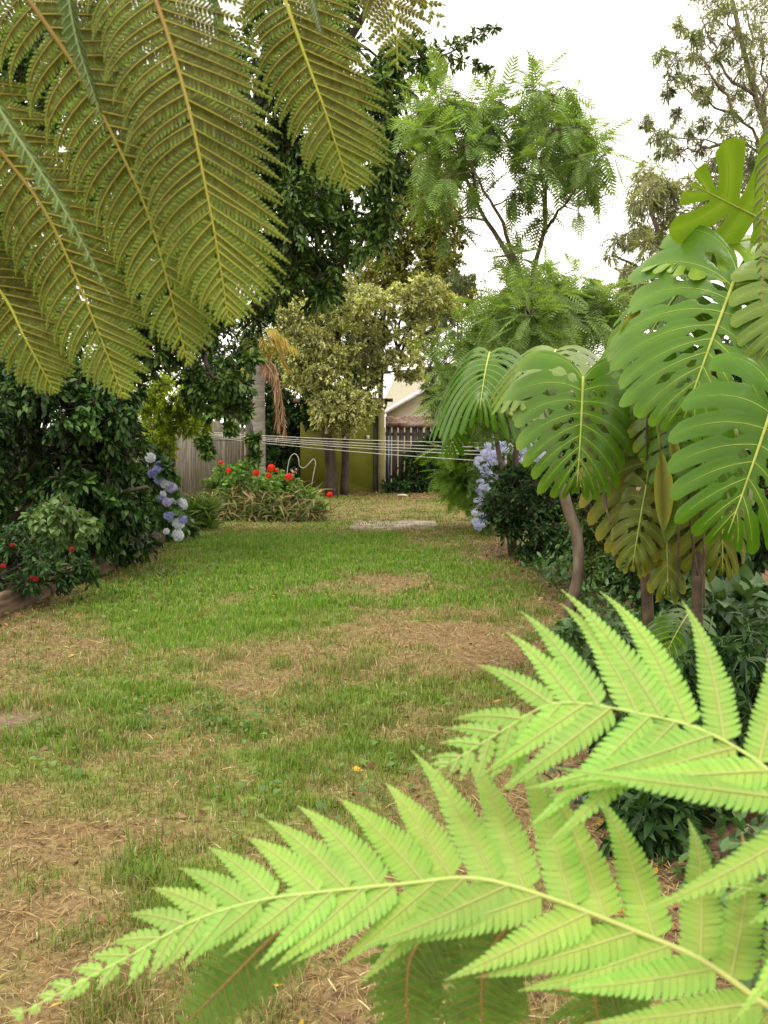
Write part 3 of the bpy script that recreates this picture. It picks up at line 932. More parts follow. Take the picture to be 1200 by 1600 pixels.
for ends, Lf, mt, nl in (([(404, 562), (425, 528), (462, 545)], .34, M_PFROND, 26), ([(404, 560), (420, 515), (448, 530)], .32, M_PFROND, 24), ([(404, 562), (432, 540), (450, 575)], .32, M_PFROND, 24),
                         ([(402, 560), (385, 560), (370, 600)], .30, M_PFROND, 22), ([(402, 560), (392, 545), (386, 590)], .3, M_PFROND, 20), ([(405, 556), (400, 470), (470, 400)], .5, M_PGREEN, 30), ([(405, 556), (420, 450), (560, 420)], .5, M_PGREEN, 34),
                         ([(404, 556), (350, 470), (290, 500)], .45, M_PGREEN, 30)):
    mb = MB()
    dY = random.uniform(-.5, .3)
    R = smooth_path([at(ends[0][0], ends[0][1], 21.5), at(ends[1][0], ends[1][1], 21.3 + dY * .5), at(ends[2][0], ends[2][1], 21.2 + dY)], nl)
    tube(mb, R, np.linspace(.018, .005, nl), 5)
    T = tangents(R)
    S = norm(np.cross(T, (0, 0, 1.0)))
    for s in (1, -1):
        d = T * .75 + S * s * .5 + np.array((0, 0, -.6)) + rnd(nl) * .12
        scatter(mb, LEAFLET, R, d, np.array((0, 0, 1)) + S * s * .6, Lf * np.sin(np.linspace(.5, 2.7, nl)) * RNG.uniform(.85, 1.1, nl))
    mb.build('frond', mt, t)
for ends in ([(412, 562), (432, 580), (446, 672)], [(410, 562), (428, 590), (436, 660)]):
    mb = MB(); nl = 30
    R = smooth_path([at(ends[0][0], ends[0][1], 21.35), at(ends[1][0], ends[1][1], 21.1), at(ends[2][0], ends[2][1], 21.1)], nl)
    tube(mb, R, np.linspace(.02, .006, nl), 5)
    for s in range(8):
        scatter(mb, LEAFLET_DEAD, R, np.array((0, 0, -1)) + rnd(nl) * (.12, .1, .05), rnd(nl), .34 * RNG.uniform(.5, 1.1, nl), wscale=RNG.uniform(.8, 1.6, nl))
    mb.build('dead_frond', M_PDEAD, t)

# variegated pittosporum with two trunks in front of the olive wall
t = thing('variegated_tree', 'small tree with cream and green leaves on two dark trunks before the olive wall', 'tree', (at(528, 770, 23.6)[0], 23.6, 0))
p = Plant(12)
g1, g2 = at(518, 765, 23.6), at(538, 763, 23.8)
g1[2] = g2[2] = -.05
p.limb([g1, at(516, 710, 23.6), at(508, 660, 23.6), at(520, 560, 23.6), at(540, 480, 23.4)], .15, .06, wob=.01)
p.limb([g2, at(539, 700, 23.8), at(545, 640, 23.8), at(585, 600, 23.6), at(620, 545, 23.4), at(650, 500, 23.3)], .10, .03, wob=.01)
p.limb([at(575, 610, 23.7), at(592, 570, 23.6), at(600, 500, 23.4), at(605, 450, 23.4)], .05, .02, wob=.02)
p.limb([at(600, 575, 23.6), at(640, 535, 23.4), at(680, 515, 23.2)], .05, .015, wob=.02)
p.limb([at(620, 540, 23.5), at(625, 500, 23.3), at(650, 450, 23.2)], .04, .015, wob=.02)
cs = fill(538, 640, 52, 34, 23.1, .7, 46, 15) + fill(490, 560, 50, 60, 23.4, .8, 40, 17) + fill(555, 475, 55, 36, 23.2, .8, 40, 16) + fill(525, 540, 40, 50, 23.2, .6, 26, 15) + fill(575, 640, 22, 24, 23.2, .4, 12, 13) + fill(470, 500, 40, 40, 23.6, .6, 16, 16)
cs += fill(455, 540, 50, 80, 23.8, .6, 40, 17) + fill(520, 610, 45, 40, 23.6, .5, 20, 16) + fill(572, 545, 30, 70, 23.5, .5, 30, 14) + fill(660, 465, 52, 34, 23.2, .6, 32, 15) + fill(635, 565, 48, 34, 23.3, .5, 26, 9) + fill(640, 515, 52, 42, 23.3, .5, 30, 10)
p.clumps(cs, TPL_SMALL, (.06, .105), tw=16, lpt=9, twr=.006)
p.build(t, M_BARK_DARK, L_VARIEG)

# olive-yellow tree behind
t = thing('olive_leaf_tree', 'tall tree with yellowish olive leaves showing to the right of the dark evergreen crown', 'tree', (at(640, 740, 27.5)[0], 28.6, 0))
p = Plant(13)
b0 = np.array((at(640, 740, 27.5)[0] - .8, 28.6, -.05))
p.limb([b0, at(596, 560, 28.4), at(605, 400, 28), at(650, 280, 28)], .085, .03)
p.limb([at(598, 520, 28.4), at(640, 430, 28), at(690, 390, 27.8)], .06, .02)
cs = fill(655, 320, 58, 85, 27.8, 1.2, 90, 16) + fill(685, 455, 60, 60, 27.4, .8, 75, 14) + fill(600, 440, 60, 60, 28, 1, 40, 17) + fill(685, 385, 36, 45, 27.8, .8, 26, 14) + fill(610, 400, 40, 50, 28, 1, 24, 16) + fill(700, 330, 22, 30, 27.8, .6, 9, 11) + fill(690, 470, 40, 24, 27.6, .8, 12, 14) + fill(640, 450, 40, 24, 27.8, .8, 14, 14)
p.clumps(cs, TPL_SMALL, (.08, .14), tw=15, lpt=8, twr=.008)
p.build(t, M_BARK_DARK, L_OLIVE)

# dark hedge row behind the fence, left of the shed
t = thing('dark_shade_tree', 'dark small leaved tree in deep shade behind the palm and the fence', 'tree', (-3.0, 26.6, 0))
p = Plant(14)
p.limb([(-3.0, 26.6, -.05), (-2.9, 26.6, 2.2), (-2.6, 26.5, 4)], .18, .06)
p.limb([(-2.2, 27.2, -.05), (-2.1, 27.2, 2), (-1.9, 27, 3.6)], .12, .05)
cs = fill(430, 560, 60, 110, 26.3, .8, 40, 24) + fill(500, 600, 60, 70, 26.6, .8, 26, 22) + fill(330, 560, 90, 70, 26.4, 1, 36, 26) + fill(470, 480, 60, 60, 26.4, .8, 22, 22) + fill(446, 690, 28, 85, 25.6, .4, 34, 18) + fill(500, 640, 45, 24, 24.6, .3, 16, 15) + fill(370, 620, 60, 50, 26.6, .5, 24, 24) + fill(555, 540, 45, 90, 26.8, .5, 34, 20)
p.clumps(cs, TPL_SMALL, (.09, .15), tw=16, lpt=9, twr=.008)
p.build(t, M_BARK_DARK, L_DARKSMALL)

# ------------------------------------------------------------------ jacaranda with compound leaves
def feather_tpl(npair=9):
    V, Q, n = [], [], 0
    for i in range(npair):
        u = i / (npair - 1)
        x = .16 + .8 * u
        L = .30 * math.sin(.6 + 2.1 * u) + .03
        z0 = -.22 * x * x
        a = math.radians(64 - 22 * u)
        for s in (1, -1):
            dx, dy = math.cos(a), s * math.sin(a)
            w = .030
            nx, ny = -dy * w, dx * w
            for k, (r0, r1, w0, w1) in enumerate(((.02, .5, .7, 1), (.5, 1, 1, .15))):
                q = [(x + dx * L * r0 - nx * w0, dy * L * r0 - ny * w0, z0 - .5 * (L * r0) ** 2), (x + dx * L * r1 - nx * w1, dy * L * r1 - ny * w1, z0 - .5 * (L * r1) ** 2 - .01),
                     (x + dx * L * r1 + nx * w1, dy * L * r1 + ny * w1, z0 - .5 * (L * r1) ** 2 - .01), (x + dx * L * r0 + nx * w0, dy * L * r0 + ny * w0, z0 - .5 * (L * r0) ** 2)]
                V += q; Q.append([n, n + 1, n + 2, n + 3] if True else 0); n += 4
    V += [(0, .007, 0), (0, -.007, 0), (1, 0, -.22)]
    return np.array(V), [np.array(Q), np.array([[n, n + 1, n + 2]])]


def bipinnate_tpl(npair=8, seg=6):
    V, Ft, n = [], [], 0
    for i in range(npair):
        x = .18 + .78 * i / (npair - 1)
        L = .30 * math.sin(.5 + 2.3 * i / (npair - 1)) + .04
        z0 = -.16 * x * x
        for s in (1, -1):
            dx, dy = math.cos(math.radians(62)), s * math.sin(math.radians(62))
            for k in range(seg):
                r0, r1 = L * k / seg, L * (k + .8) / seg
                w = .032 * (1 - .5 * k / seg)
                for sd in (1, -1):
                    a = (x + dx * r0, dy * r0, z0 - .25 * r0 * r0)
                    b = (x + dx * r1, dy * r1, z0 - .25 * r1 * r1)
                    c = (x + dx * (r1 + .01) - dy * s * w * sd * s, dy * (r1 + .01) + dx * w * sd, z0 - .25 * r1 * r1 - .01)
                    V += [a, b, c]; Ft.append([n, n + 1, n + 2] if sd * s > 0 else [n, n + 2, n + 1]); n += 3
    # rachis
    V += [(0, .006, 0), (0, -.006, 0), (1, 0, -.16)]; Ft.append([n, n + 1, n + 2])
    return np.array(V), [np.array(Ft)]


BIP = feather_tpl()


def feather_tree(root, limbs, cls, seed, size=(.16, .29), tw=5, lpt=3, wood=M_BARK_BROWN, mat=L_JAC):
    p = Plant(seed)
    for P, r0, r1 in limbs:
        p.limb(pts(P), r0, r1, 16, 8, wob=.006)
    p.clumps(cls, BIP, size, tw=tw, lpt=lpt, droop=.3, upness=2.2, out=.7, shell=.5, twr=.004)
    return p.build(root, wood, mat)


t = thing('jacaranda_tree', 'young tree with a bare leaning brown trunk and light feathery crown against the white sky', 'tree', on_ground(886, 962))
g0 = on_ground(886, 962)
YJ = g0[1]
limbs = [([(886, 975, YJ), (905, 870, YJ), (890, 800, YJ), (870, 740, YJ), (848, 640, YJ + .1), (832, 540, YJ + .2), (826, 450, YJ + .3)], .052, .036),
         ([(826, 452, YJ + .3), (792, 395, YJ + .3), (755, 335, YJ + .4), (722, 260, YJ + .5), (700, 160, YJ + .5)], .026, .007),
         ([(818, 440, YJ + .3), (800, 390, YJ + .2), (778, 330, YJ), (757, 300, YJ - .1), (720, 215, YJ - .2)], .02, .006),
         ([(826, 450, YJ + .3), (848, 370, YJ + .3), (852, 320, YJ + .3), (858, 240, YJ + .3), (865, 150, YJ + .3)], .022, .006),
         ([(835, 420, YJ + .3), (856, 355, YJ + .1), (890, 310, YJ - .2), (930, 255, YJ - .3)], .017, .005),
         ([(750, 330, YJ + .4), (738, 260, YJ + .2), (728, 200, YJ)], .012, .004),
         ([(850, 340, YJ + .3), (845, 270, YJ + .5), (820, 200, YJ + .6)], .012, .004)]
cls = fill(700, 220, 60, 100, YJ + .3, .7, 26, 26) + fill(850, 205, 68, 82, YJ + .3, .7, 26, 26) + fill(905, 240, 42, 45, YJ, .5, 8, 22) + fill(765, 185, 35, 45, YJ + .3, .5, 6, 22)
cls += fill(830, 480, 62, 34, YJ - .15, .3, 14, 22) + [cl(*q) for q in ((855, 330, 22, YJ + .2), (800, 400, 14, YJ), (840, 150, 28, YJ + .3), (880, 135, 22, YJ + .3), (800, 300, 14, YJ), (905, 330, 14, YJ - .1), (945, 240, 16, YJ - .3), (740, 160, 24, YJ), (700, 350, 20, YJ + .6), (680, 300, 22, YJ + .6), (815, 405, 14, YJ + .6))]
feather_tree(t, limbs, cls, 21, tw=6, lpt=3)

t = thing('feathery_shrub', 'bright green feathery shrub spilling onto the lawn left of the pale blue plumbago', 'shrub', (at(775, 800, 16.6)[0], 16.8, 0))
limbs = [([(775, 830, 16.8), (770, 740, 16.6), (750, 670, 16.2)], .04, .012), ([(775, 830, 16.8), (780, 720, 16.6), (790, 650, 16.4)], .035, .012), ([(772, 800, 16.7), (740, 740, 16.3), (715, 710, 16.1)], .025, .01)]
cls = fill(755, 690, 48, 50, 16.3, .5, 30, 20) + fill(725, 735, 26, 30, 16.1, .4, 14, 16) + fill(790, 650, 50, 40, 16.5, .5, 20, 20) + [cl(690, 700, 12, 15.9), cl(700, 735, 12, 15.9), cl(715, 765, 12, 15.9)]
feather_tree(t, limbs, cls, 22, (.26, .42), tw=6, lpt=3, mat=leaf_mat('bright_feathery_leaf', [(.10, .2, .02), (.15, .27, .03), (.2, .32, .05)], .5, .4, .2, clump=.8, var=.25))

t = thing('feathery_thicket', 'green feathery regrowth below the fork of the jacaranda, above the monstera leaves', 'tree', (at(800, 700, 12.5)[0], 12.8, 0))
limbs = [([(800, 870, 12.8), (810, 640, 12.6), (830, 480, 12.5)], .05, .015), ([(800, 870, 12.8), (770, 640, 12.6), (750, 520, 12.5)], .045, .012), ([(815, 650, 12.6), (900, 520, 12.5), (930, 470, 12.5)], .03, .01)]
cls = fill(840, 475, 90, 45, 12.5, .7, 36, 26) + fill(770, 520, 60, 50, 12.5, .7, 24, 26) + fill(920, 480, 50, 40, 12.6, .5, 14, 24) + fill(740, 590, 50, 40, 12.6, .5, 14, 24) + fill(860, 560, 80, 60, 12.9, .5, 20, 26) + fill(800, 620, 60, 50, 12.9, .5, 16, 24)
feather_tree(t, limbs, cls, 23, (.24, .38), tw=6, lpt=3)

# grey-green wattle, upper right, and a smaller one left of it
t = thing('wattle_tree', 'tall grey green tree with thin dark branches reaching in from the upper right edge', 'tree', (at(1330, 700, 17)[0], 17, 0))
p = Plant(31)
p.limb([(at(1330, 700, 17)[0], 17, -.05), at(1290, 520, 17), at(1230, 300, 17), at(1180, 150, 17), at(1130, -60, 17)], .11, .03, 18)
for P in ([(1215, 255), (1160, 190), (1110, 160), (1075, 140), (1050, 95)], [(1240, 330), (1190, 240), (1130, 225), (1080, 215), (1030, 213)], [(1180, 150), (1130, 110), (1110, 60), (1090, 10)], [(1200, 200), (1180, 110), (1170, 30), (1150, -30)],
          [(1160, 190), (1120, 130), (1095, 90), (1070, 50)], [(1130, 225), (1085, 235), (1050, 240)], [(1210, 250), (1195, 140), (1190, 40)], [(1240, 330), (1130, 290), (1070, 240)], [(1230, 300), (1200, 260), (1150, 270), (1110, 250)]):
    p.limb(np.array([at(a, b, 17 + random.uniform(-.6, .6)) for a, b in P]), .03, .007, 12, 6, wob=.03)
cs = [cl(a, b, r * 1.35, 17 + random.uniform(-.8, .8)) for a, b, r in ((1030, 85, 14), (1055, 95, 17), (1075, 120, 16), (1050, 120, 12), (1085, 85, 16), (1105, 95, 16), (1065, 40, 12), (1110, 30, 18), (1100, 60, 14), (1140, 20, 20), (1175, 15, 22), (1150, 60, 18), (1190, 60, 22),
      (1130, 95, 18), (1165, 100, 18), (1195, 120, 24), (1120, 130, 14), (1150, 150, 16), (1185, 170, 18), (1010, 190, 9), (1025, 210, 14), (1045, 215, 15), (1060, 180, 10), (1075, 205, 12), (1100, 195, 10), (1125, 205, 14), (1035, 235, 10), (1060, 240, 12), (1095, 230, 12), (1120, 245, 14), (1150, 215, 14), (1180, 230, 20), (1205, 200, 22), (1145, 260, 16), (1175, 270, 20), (1195, 90, 26), (1215, 40, 30), (1090, 140, 10), (1110, 265, 12), (1095, -10, 18), (1150, -20, 24), (1045, 145, 8), (1160, 130, 22), (1200, 160, 26), (1175, 60, 22), (1130, 60, 16), (1190, 5, 26), (1080, 60, 12), (1120, 10, 14), (1195, 250, 22), (1140, 180, 12), (1165, 250, 18), (1100, 150, 10))]
p.clumps(cs, TPL_NARROW, (.07, .13), tw=25, lpt=11, droop=.25, twr=.004, out=.2)
p.build(t, M_BARK, L_WATTLE)

t = thing('distant_gum_tree', 'grey green tree with a bright veil put into its pale leaf colour, standing behind the monstera and below the wattle branches', 'tree', (at(1060, 700, 24)[0], 24.4, 0))
p = Plant(32)
p.limb([(at(1060, 700, 24)[0], 24.4, -.05), at(1065, 520, 24.2), at(1040, 400, 24), at(1010, 310, 24)], .2, .04)
p.limb([at(1060, 500, 24.2), at(1090, 380, 24), at(1110, 300, 24)], .1, .03)
p.limb([at(1055, 470, 24.2), at(1000, 420, 24), at(960, 400, 24)], .08, .02)
cs = fill(1015, 300, 42, 42, 24, 1.2, 26, 17) + fill(1000, 370, 50, 36, 24, 1.2, 22, 16) + fill(1080, 330, 60, 60, 24.2, 1.2, 30, 18) + fill(985, 440, 36, 30, 24, .9, 14, 15) + [cl(955, 400, 12, 24), cl(965, 375, 12, 24), cl(1000, 265, 12, 24)] + fill(1140, 300, 60, 50, 24.5, 1, 22, 19) + fill(1020, 480, 70, 40, 24, 1, 20, 18)
p.clumps(cs, TPL_NARROW, (.14, .24), tw=11, lpt=7, droop=.3, twr=.006)
p.build(t, M_BARK, L_GUM)

t = thing('sapling_tree', 'thin sapling with sparse leaves showing against the sky above the pale roof', 'tree', (at(715, 740, 25.6)[0], 25.9, 0))
p = Plant(33)
p.limb([(at(715, 740, 25.6)[0], 25.9, -.05), at(716, 560, 25.8), at(712, 440, 25.7)], .05, .012)
p.limb([at(716, 580, 25.8), at(722, 500, 25.7), at(724, 430, 25.7)], .03, .01)
cs = fill(715, 440, 22, 18, 25.7, .4, 9, 9) + fill(700, 545, 45, 75, 25.7, .5, 46, 13) + fill(660, 610, 30, 30, 25.9, .4, 7, 9) + fill(690, 620, 30, 30, 25.6, .4, 14, 13)
p.clumps(cs, TPL_NARROW, (.10, .2), tw=10, lpt=7, droop=.3, twr=.005)
p.build(t, M_BARK, leaf_mat('sapling_leaf', [(.06, .09, .04), (.09, .13, .05), (.13, .18, .07)], .5, .3, .3))

# ------------------------------------------------------------------ right side shrubs
t = thing('plumbago_bush', 'plumbago bush with cascading pale blue flowers at the right edge of the far lawn', 'shrub', (at(800, 850, 14.8)[0], 15.4, 0))
p = Plant(41)
b0 = np.array((at(805, 850, 15.2)[0], 15.4, 0))
for q in ((770, 720), (800, 700), (760, 780), (830, 740)):
    p.limb([b0, (b0 + at(*q, 15.2)) / 2 + (0, 0, .25), at(*q, 15.1)], .025, .008, 8, 5)
p.clumps(fill(775, 745, 36, 55, 15.3, .5, 30, 17) + fill(820, 720, 50, 50, 15.5, .5, 24, 18) + fill(770, 810, 24, 24, 15.0, .3, 10, 13) + fill(760, 770, 22, 62, 14.65, .1, 7, 8), TPL_LANCE, (.05, .09), tw=12, lpt=7, droop=.2)
p.build(t, M_BARK, L_PLUM, 'stem', 'foliage')
pc = [flower_ball('flower_cluster', M_PLUMB, .055, 26, .026, FLORET5, 30 + i, .8) for i in range(3)]
for i in range(150):
    u = i / 150
    if u < .62:
        yy = random.uniform(700, 828); w = np.interp(yy, [695, 730, 790, 828], [26, 18, 13, 7]); xx = np.interp(yy, [695, 740, 800, 828], [775, 757, 748, 748]) + random.gauss(0, .5) * w
        Yv = 14.6 + random.uniform(-.15, .25)
    else:
        xx, yy = random.uniform(760, 850), random.gauss(705, 10) + (0 if random.random() < .8 else 20)
        Yv = 14.9 + random.uniform(-.2, .2)
    place('flower_cluster', random.choice(pc), t, at(xx, yy, Yv), (random.uniform(.1, 1.1), random.uniform(-.6, .6), random.uniform(0, 6)), random.uniform(.5, .9))

t = thing('dark_hedge_shrub', 'rounded dark green small leaved shrub behind the bare leaning trunk', 'shrub', (at(850, 880, 12.2)[0], 12.6, 0))
p = Plant(42)
b0 = np.array((at(850, 880, 12.2)[0], 12.6, 0))
for q in ((800, 760), (850, 750), (900, 800), (830, 830)):
    p.limb([b0, at(*q, 12.3)], .03, .01, 8, 5)
p.clumps(fill(825, 785, 66, 62, 12.4, .6, 60, 20) + fill(860, 850, 50, 36, 12.0, .5, 26, 17) + fill(900, 790, 50, 60, 12.6, .5, 30, 20), TPL_SMALL, (.04, .07), tw=18, lpt=9)
p.build(t, M_BARK_DARK, L_DARKSMALL, 'stem', 'foliage')

t = thing('creeper_shrub', 'yellow green creeper covered mound between the leaning trunk and the monstera', 'shrub', (at(930, 900, 10)[0], 10.2, 0))
p = Plant(43)
b0 = np.array((at(930, 900, 10)[0], 10.3, 0))
for q in ((920, 800), (950, 820), (920, 870)):
    p.limb([b0, at(*q, 10.2)], .025, .01, 8, 5)
p.clumps(fill(935, 815, 42, 62, 10.2, .5, 34, 18) + fill(945, 895, 48, 40, 9.8, .4, 24, 16), TPL_SMALL, (.03, .055), tw=18, lpt=10, droop=.3)
p.build(t, M_BARK_DARK, L_CREEPER, 'stem', 'foliage')

t = thing('shade_hedge', 'tall dark shrub mass behind the large monstera leaves on the right', 'shrub', (at(1150, 900, 8.5)[0] + .3, 9, 0))
p = Plant(44)
b0 = np.array((at(1150, 900, 8.5)[0] + .3, 9, 0))
for q in ((1050, 700), (1120, 680), (1200, 720), (1100, 820)):
    p.limb([b0, at(*q, 8.8)], .04, .015, 8, 6)
p.clumps(fill(1120, 800, 130, 150, 8.8, .7, 80, 36) + fill(1180, 620, 90, 130, 9, .6, 34, 36) + fill(1040, 900, 80, 60, 8.2, .5, 26, 28) + fill(1040, 640, 50, 70, 9.2, .5, 16, 28), TPL_OVATE, (.05, .10), tw=16, lpt=9)
p.build(t, M_BARK_DARK, L_DARKSMALL, 'stem', 'foliage')

t = thing('boundary_hedge', 'dark hedge along the right boundary between the plumbago and the monstera', 'hedge', (at(930, 800, 17)[0], 17.2, 0))
p = Plant(45)
b0 = np.array((at(930, 800, 17)[0], 17.2, 0))
for q in ((850, 680), (930, 670), (1000, 680), (900, 720)):
    p.limb([b0, at(*q, 17)], .04, .012, 8, 6)
p.clumps(fill(880, 690, 70, 60, 17, .7, 40, 22) + fill(980, 700, 90, 70, 16.6, .8, 50, 26), TPL_OVATE, (.07, .12), tw=16, lpt=8)
p.build(t, M_BARK_DARK, L_CREEPER, 'stem', 'foliage')

for nm, lab, px, py, Yv, cs_, tpl, sz, tw, sd, mt in (
    ('broadleaf_plant', 'broad heart leaved plant at the right edge above the pale fern', 1150, 960, 5.4, [(1150, 960, 60, 60, 5.4, .4, 26, 34)], TPL_BROAD, (.07, .13), 7, 51, L_UNDER),
    ('nettle_plant', 'clump of small nettle like leaves beneath the drooping old monstera leaf', 1000, 1010, 6.0, [(990, 1010, 80, 36, 6.0, .4, 30, 28), (900, 990, 30, 28, 6.6, .2, 8, 18)], TPL_BROAD, (.04, .075), 8, 52, L_UNDER),
    ('shade_plant', 'dark leafy plant in the shade behind the two pale fern fronds', 1060, 1200, 4.2, [(1080, 1150, 130, 120, 4.3, .3, 44, 50), (1010, 1290, 70, 60, 3.9, .2, 16, 40), (1150, 1050, 60, 60, 4.6, .3, 16, 44)], TPL_LANCE, (.06, .12), 9, 53, L_DARKSMALL)):
    g = at(px, py, Yv); g[2] = 0
    t = thing(nm, lab, 'plant', g)
    p = Plant(sd)
    for c_ in cs_:
        c0 = at(c_[0], c_[1], c_[4])
        for q in range(4):
            e = c0 + rnd(1)[0] * (.12, .12, .1)
            b_ = np.array(g); p.limb([b_, (b_ + e) / 2 + (0, 0, .05), e], .012, .005, 7, 5)
    allc = []
    for c_ in cs_: allc += fill(*c_)
    p.clumps(allc, tpl, sz, tw=tw, lpt=6, droop=.35)
    p.build(t, L_UNDER, mt, 'stem', 'foliage')

ub = MB()
n = 5200
yy = RNG.uniform(2.6, 13, n); xx = right_edge(yy) + .08 + np.abs(RNG.normal(0, .55, n))
zz = RNG.uniform(0, 1, n) ** 1.6 * np.clip((xx - right_edge(yy)) * .9, .06, .45)
scatter(ub, TPL_OVATE, np.stack((xx, yy, zz), 1), rnd(n) + (0, 0, .35), np.array((0, 0, 1)) + rnd(n) * .5, RNG.uniform(.04, .1, n))
tag(ub.build('undergrowth', L_UNDER), 'low leafy undergrowth along the right edge of the lawn', None, kind='stuff')

# small blue-grey plant at the edge of the dry grass
t = thing('bluish_plant', 'low blue grey feathery plant on the dry grass left of the pale fern', 'plant', on_ground(905, 1265))
mb = MB(); g = on_ground(905, 1265); n = 90
P = g + np.stack((RNG.normal(0, .1, n), RNG.normal(0, .1, n), RNG.uniform(.02, .2, n)), 1)
scatter(mb, TPL_LANCE, P, rnd(n) + (0, 0, .5), np.array((0, 0, 1)) + rnd(n) * .5, RNG.uniform(.05, .09, n))
mb.build('foliage', leaf_mat('bluish_leaf', [(.05, .09, .06), (.08, .13, .09), (.12, .18, .13)], .5, .2, .3), t)
mb = MB()
for q in range(8):
    tube(mb, np.array((g, g + (random.uniform(-.12, .12), random.uniform(-.1, .1), .17))), .003, 4)
mb.build('stem', L_UNDER, t)

# ------------------------------------------------------------------ fences, shed, house
FA, FB = np.array((-4.75, 16.0, 0)), np.array((-3.2, 26.2, 0))
t = thing('paling_fence', 'weathered grey timber paling fence along the left boundary behind the palm', 'fence', (FA + FB) / 2)
fd = norm(FB - FA); fang = math.atan2(fd[1], fd[0]); fL = np.linalg.norm(FB - FA)


def paling_mesh(name, w, h, th, mat, seed):
    rs = random.Random(seed)
    mb = MB()
    a, b = rs.uniform(-.012, .012), rs.uniform(-.02, .02)
    V = [(-w / 2, -th / 2, 0), (w / 2, -th / 2, 0), (w / 2 + a, -th / 2, h), (-w / 2 + a, -th / 2, h + b),
         (-w / 2, th / 2, 0), (w / 2, th / 2, 0), (w / 2 + a, th / 2, h), (-w / 2 + a, th / 2, h + b)]
    mb.add(V, [np.array([[0, 1, 2, 3], [5, 4, 7, 6], [1, 5, 6, 2], [4, 0, 3, 7], [3, 2, 6, 7], [0, 4, 5, 1]])])
    return mb.mesh(name, mat, smooth=False)


pm = [paling_mesh('paling', .125, 1.72, .016, M_FENCE, i) for i in range(5)]
s = 0.06
while s < fL:
    q = FA + fd * s
    nrm = np.array((fd[1], -fd[0], 0))
    place('paling', random.choice(pm), t, q + nrm * random.uniform(-.006, .01) + (0, 0, random.uniform(-.03, .05)), (random.uniform(-.012, .012), random.uniform(-.015, .015), fang), (random.uniform(.92, 1.04), 1, random.uniform(.98, 1.03)))
    s += random.uniform(.132, .14)
for z in (.35, 1.45):
    mb = MB(); M = Matrix.Translation(FA + np.array((-fd[1], fd[0], 0)) * .05 + (0, 0, z)) @ Matrix.Rotation(fang, 4, 'Z')
    box(mb, (0, -.035, 0), (fL, .035, .075), None, np.array(M)); mb.build('rail', M_FENCE, t, smooth=False)
for s in np.linspace(0, fL, 5):
    mb = MB(); M = Matrix.Translation(FA + fd * s + np.array((-fd[1], fd[0], 0)) * .14) @ Matrix.Rotation(fang, 4, 'Z')
    box(mb, (-.05, -.05, -.1), (.05, .05, 1.65), None, np.array(M)); mb.build('post', M_FENCE, t, smooth=False)

# garden shed with olive wall
xl, xr = at(470, 760, 25)[0], at(591, 760, 25)[0]
t = thing('garden_shed', 'olive green shed wall with pale corner post at the end of the lawn', 'shed', ((xl + xr) / 2, 26, 0))
mb = MB(); box(mb, (xl, 24.95, -.1), (xr - .12, 27.2, 2.15)); mb.build('wall', M_OLIVE, t, smooth=False)
mb = MB(); box(mb, (xr + .005, 24.85, -.1), (xr + .16, 25.05, 2.05)); mb.build('corner_post', M_OLIVE_POST, t, smooth=False)
mb = MB(); box(mb, (xr - .118, 24.97, -.1), (xr + .003, 25.2, 2.1)); mb.build('dark_strip', M_FENCE_DARK, t, smooth=False)  # dark strip filling the gap between wall and corner post
mb = MB(); box(mb, (xl - .15, 24.75, 2.155), (xr + .2, 27.4, 2.25)); mb.build('roof', M_RUST, t, smooth=False)
mb = MB(); q = at(575, 683, 24.9); box(mb, q - (.035, 0, .05), q + (.035, .06, .05)); mb.build('wall_socket', M_WHITE, t, smooth=False)
fl_ = MB(); q = at(608, 626, 24.7)
box(fl_, q + (-.08, -.05, -.03), q + (.09, .05, .05)); tube(fl_, np.array((q + (-.1, .1, -.2), q + (-.05, .03, -.04))), .02, 6)
fl_.build('floodlight', M_DARKMETAL, t, smooth=False)

# dark back fence with rusty sheet top
t = thing('back_fence', 'dark timber paling fence under a rusty sheet at the back of the garden', 'fence', (1.2, 25.5, 0))
pm = [paling_mesh('paling', .13, 1.62, .016, M_FENCE_DARK, 20 + i) for i in range(4)]
x = xr + .24
while x < 2.7:
    place('paling', random.choice(pm), t, (x, 25.5 + random.uniform(-.006, .006), random.uniform(-.02, .02)), (0, random.uniform(-.01, .01), 0), (random.uniform(.93, 1.03), 1, 1))
    x += random.uniform(.15, .165)
for z in (.3, 1.35):
    mb = MB(); box(mb, (xr + .17, 25.52, z), (2.75, 25.57, z + .08)); mb.build('rail', M_FENCE_DARK, t, smooth=False)
mb = MB()
for i in range(24):
    x0 = xr + .17 + i * .11
    V = []
    for yy, zz in ((25.40, 1.66), (25.8, 1.82)):
        V += [(x0, yy, zz), (x0 + .055, yy, zz + .02), (x0 + .11, yy, zz)]
    mb.add(V, [np.array([[0, 1, 4, 3], [1, 2, 5, 4]])])
mb.build('rusty_sheet', M_RUST, t, smooth=False)
mb = MB(); box(mb, (xr + .17, 25.36, 1.55), (2.75, 25.39, 1.665)); mb.build('fascia_board', M_RUST, t, smooth=False)
mb = MB(); q = at(607, 700, 25.4); tube(mb, np.array(((q[0], 25.46, .3), (q[0], 25.46, 1.35))), .02, 8); mb.build('blue_pipe', M_BLUE, t)

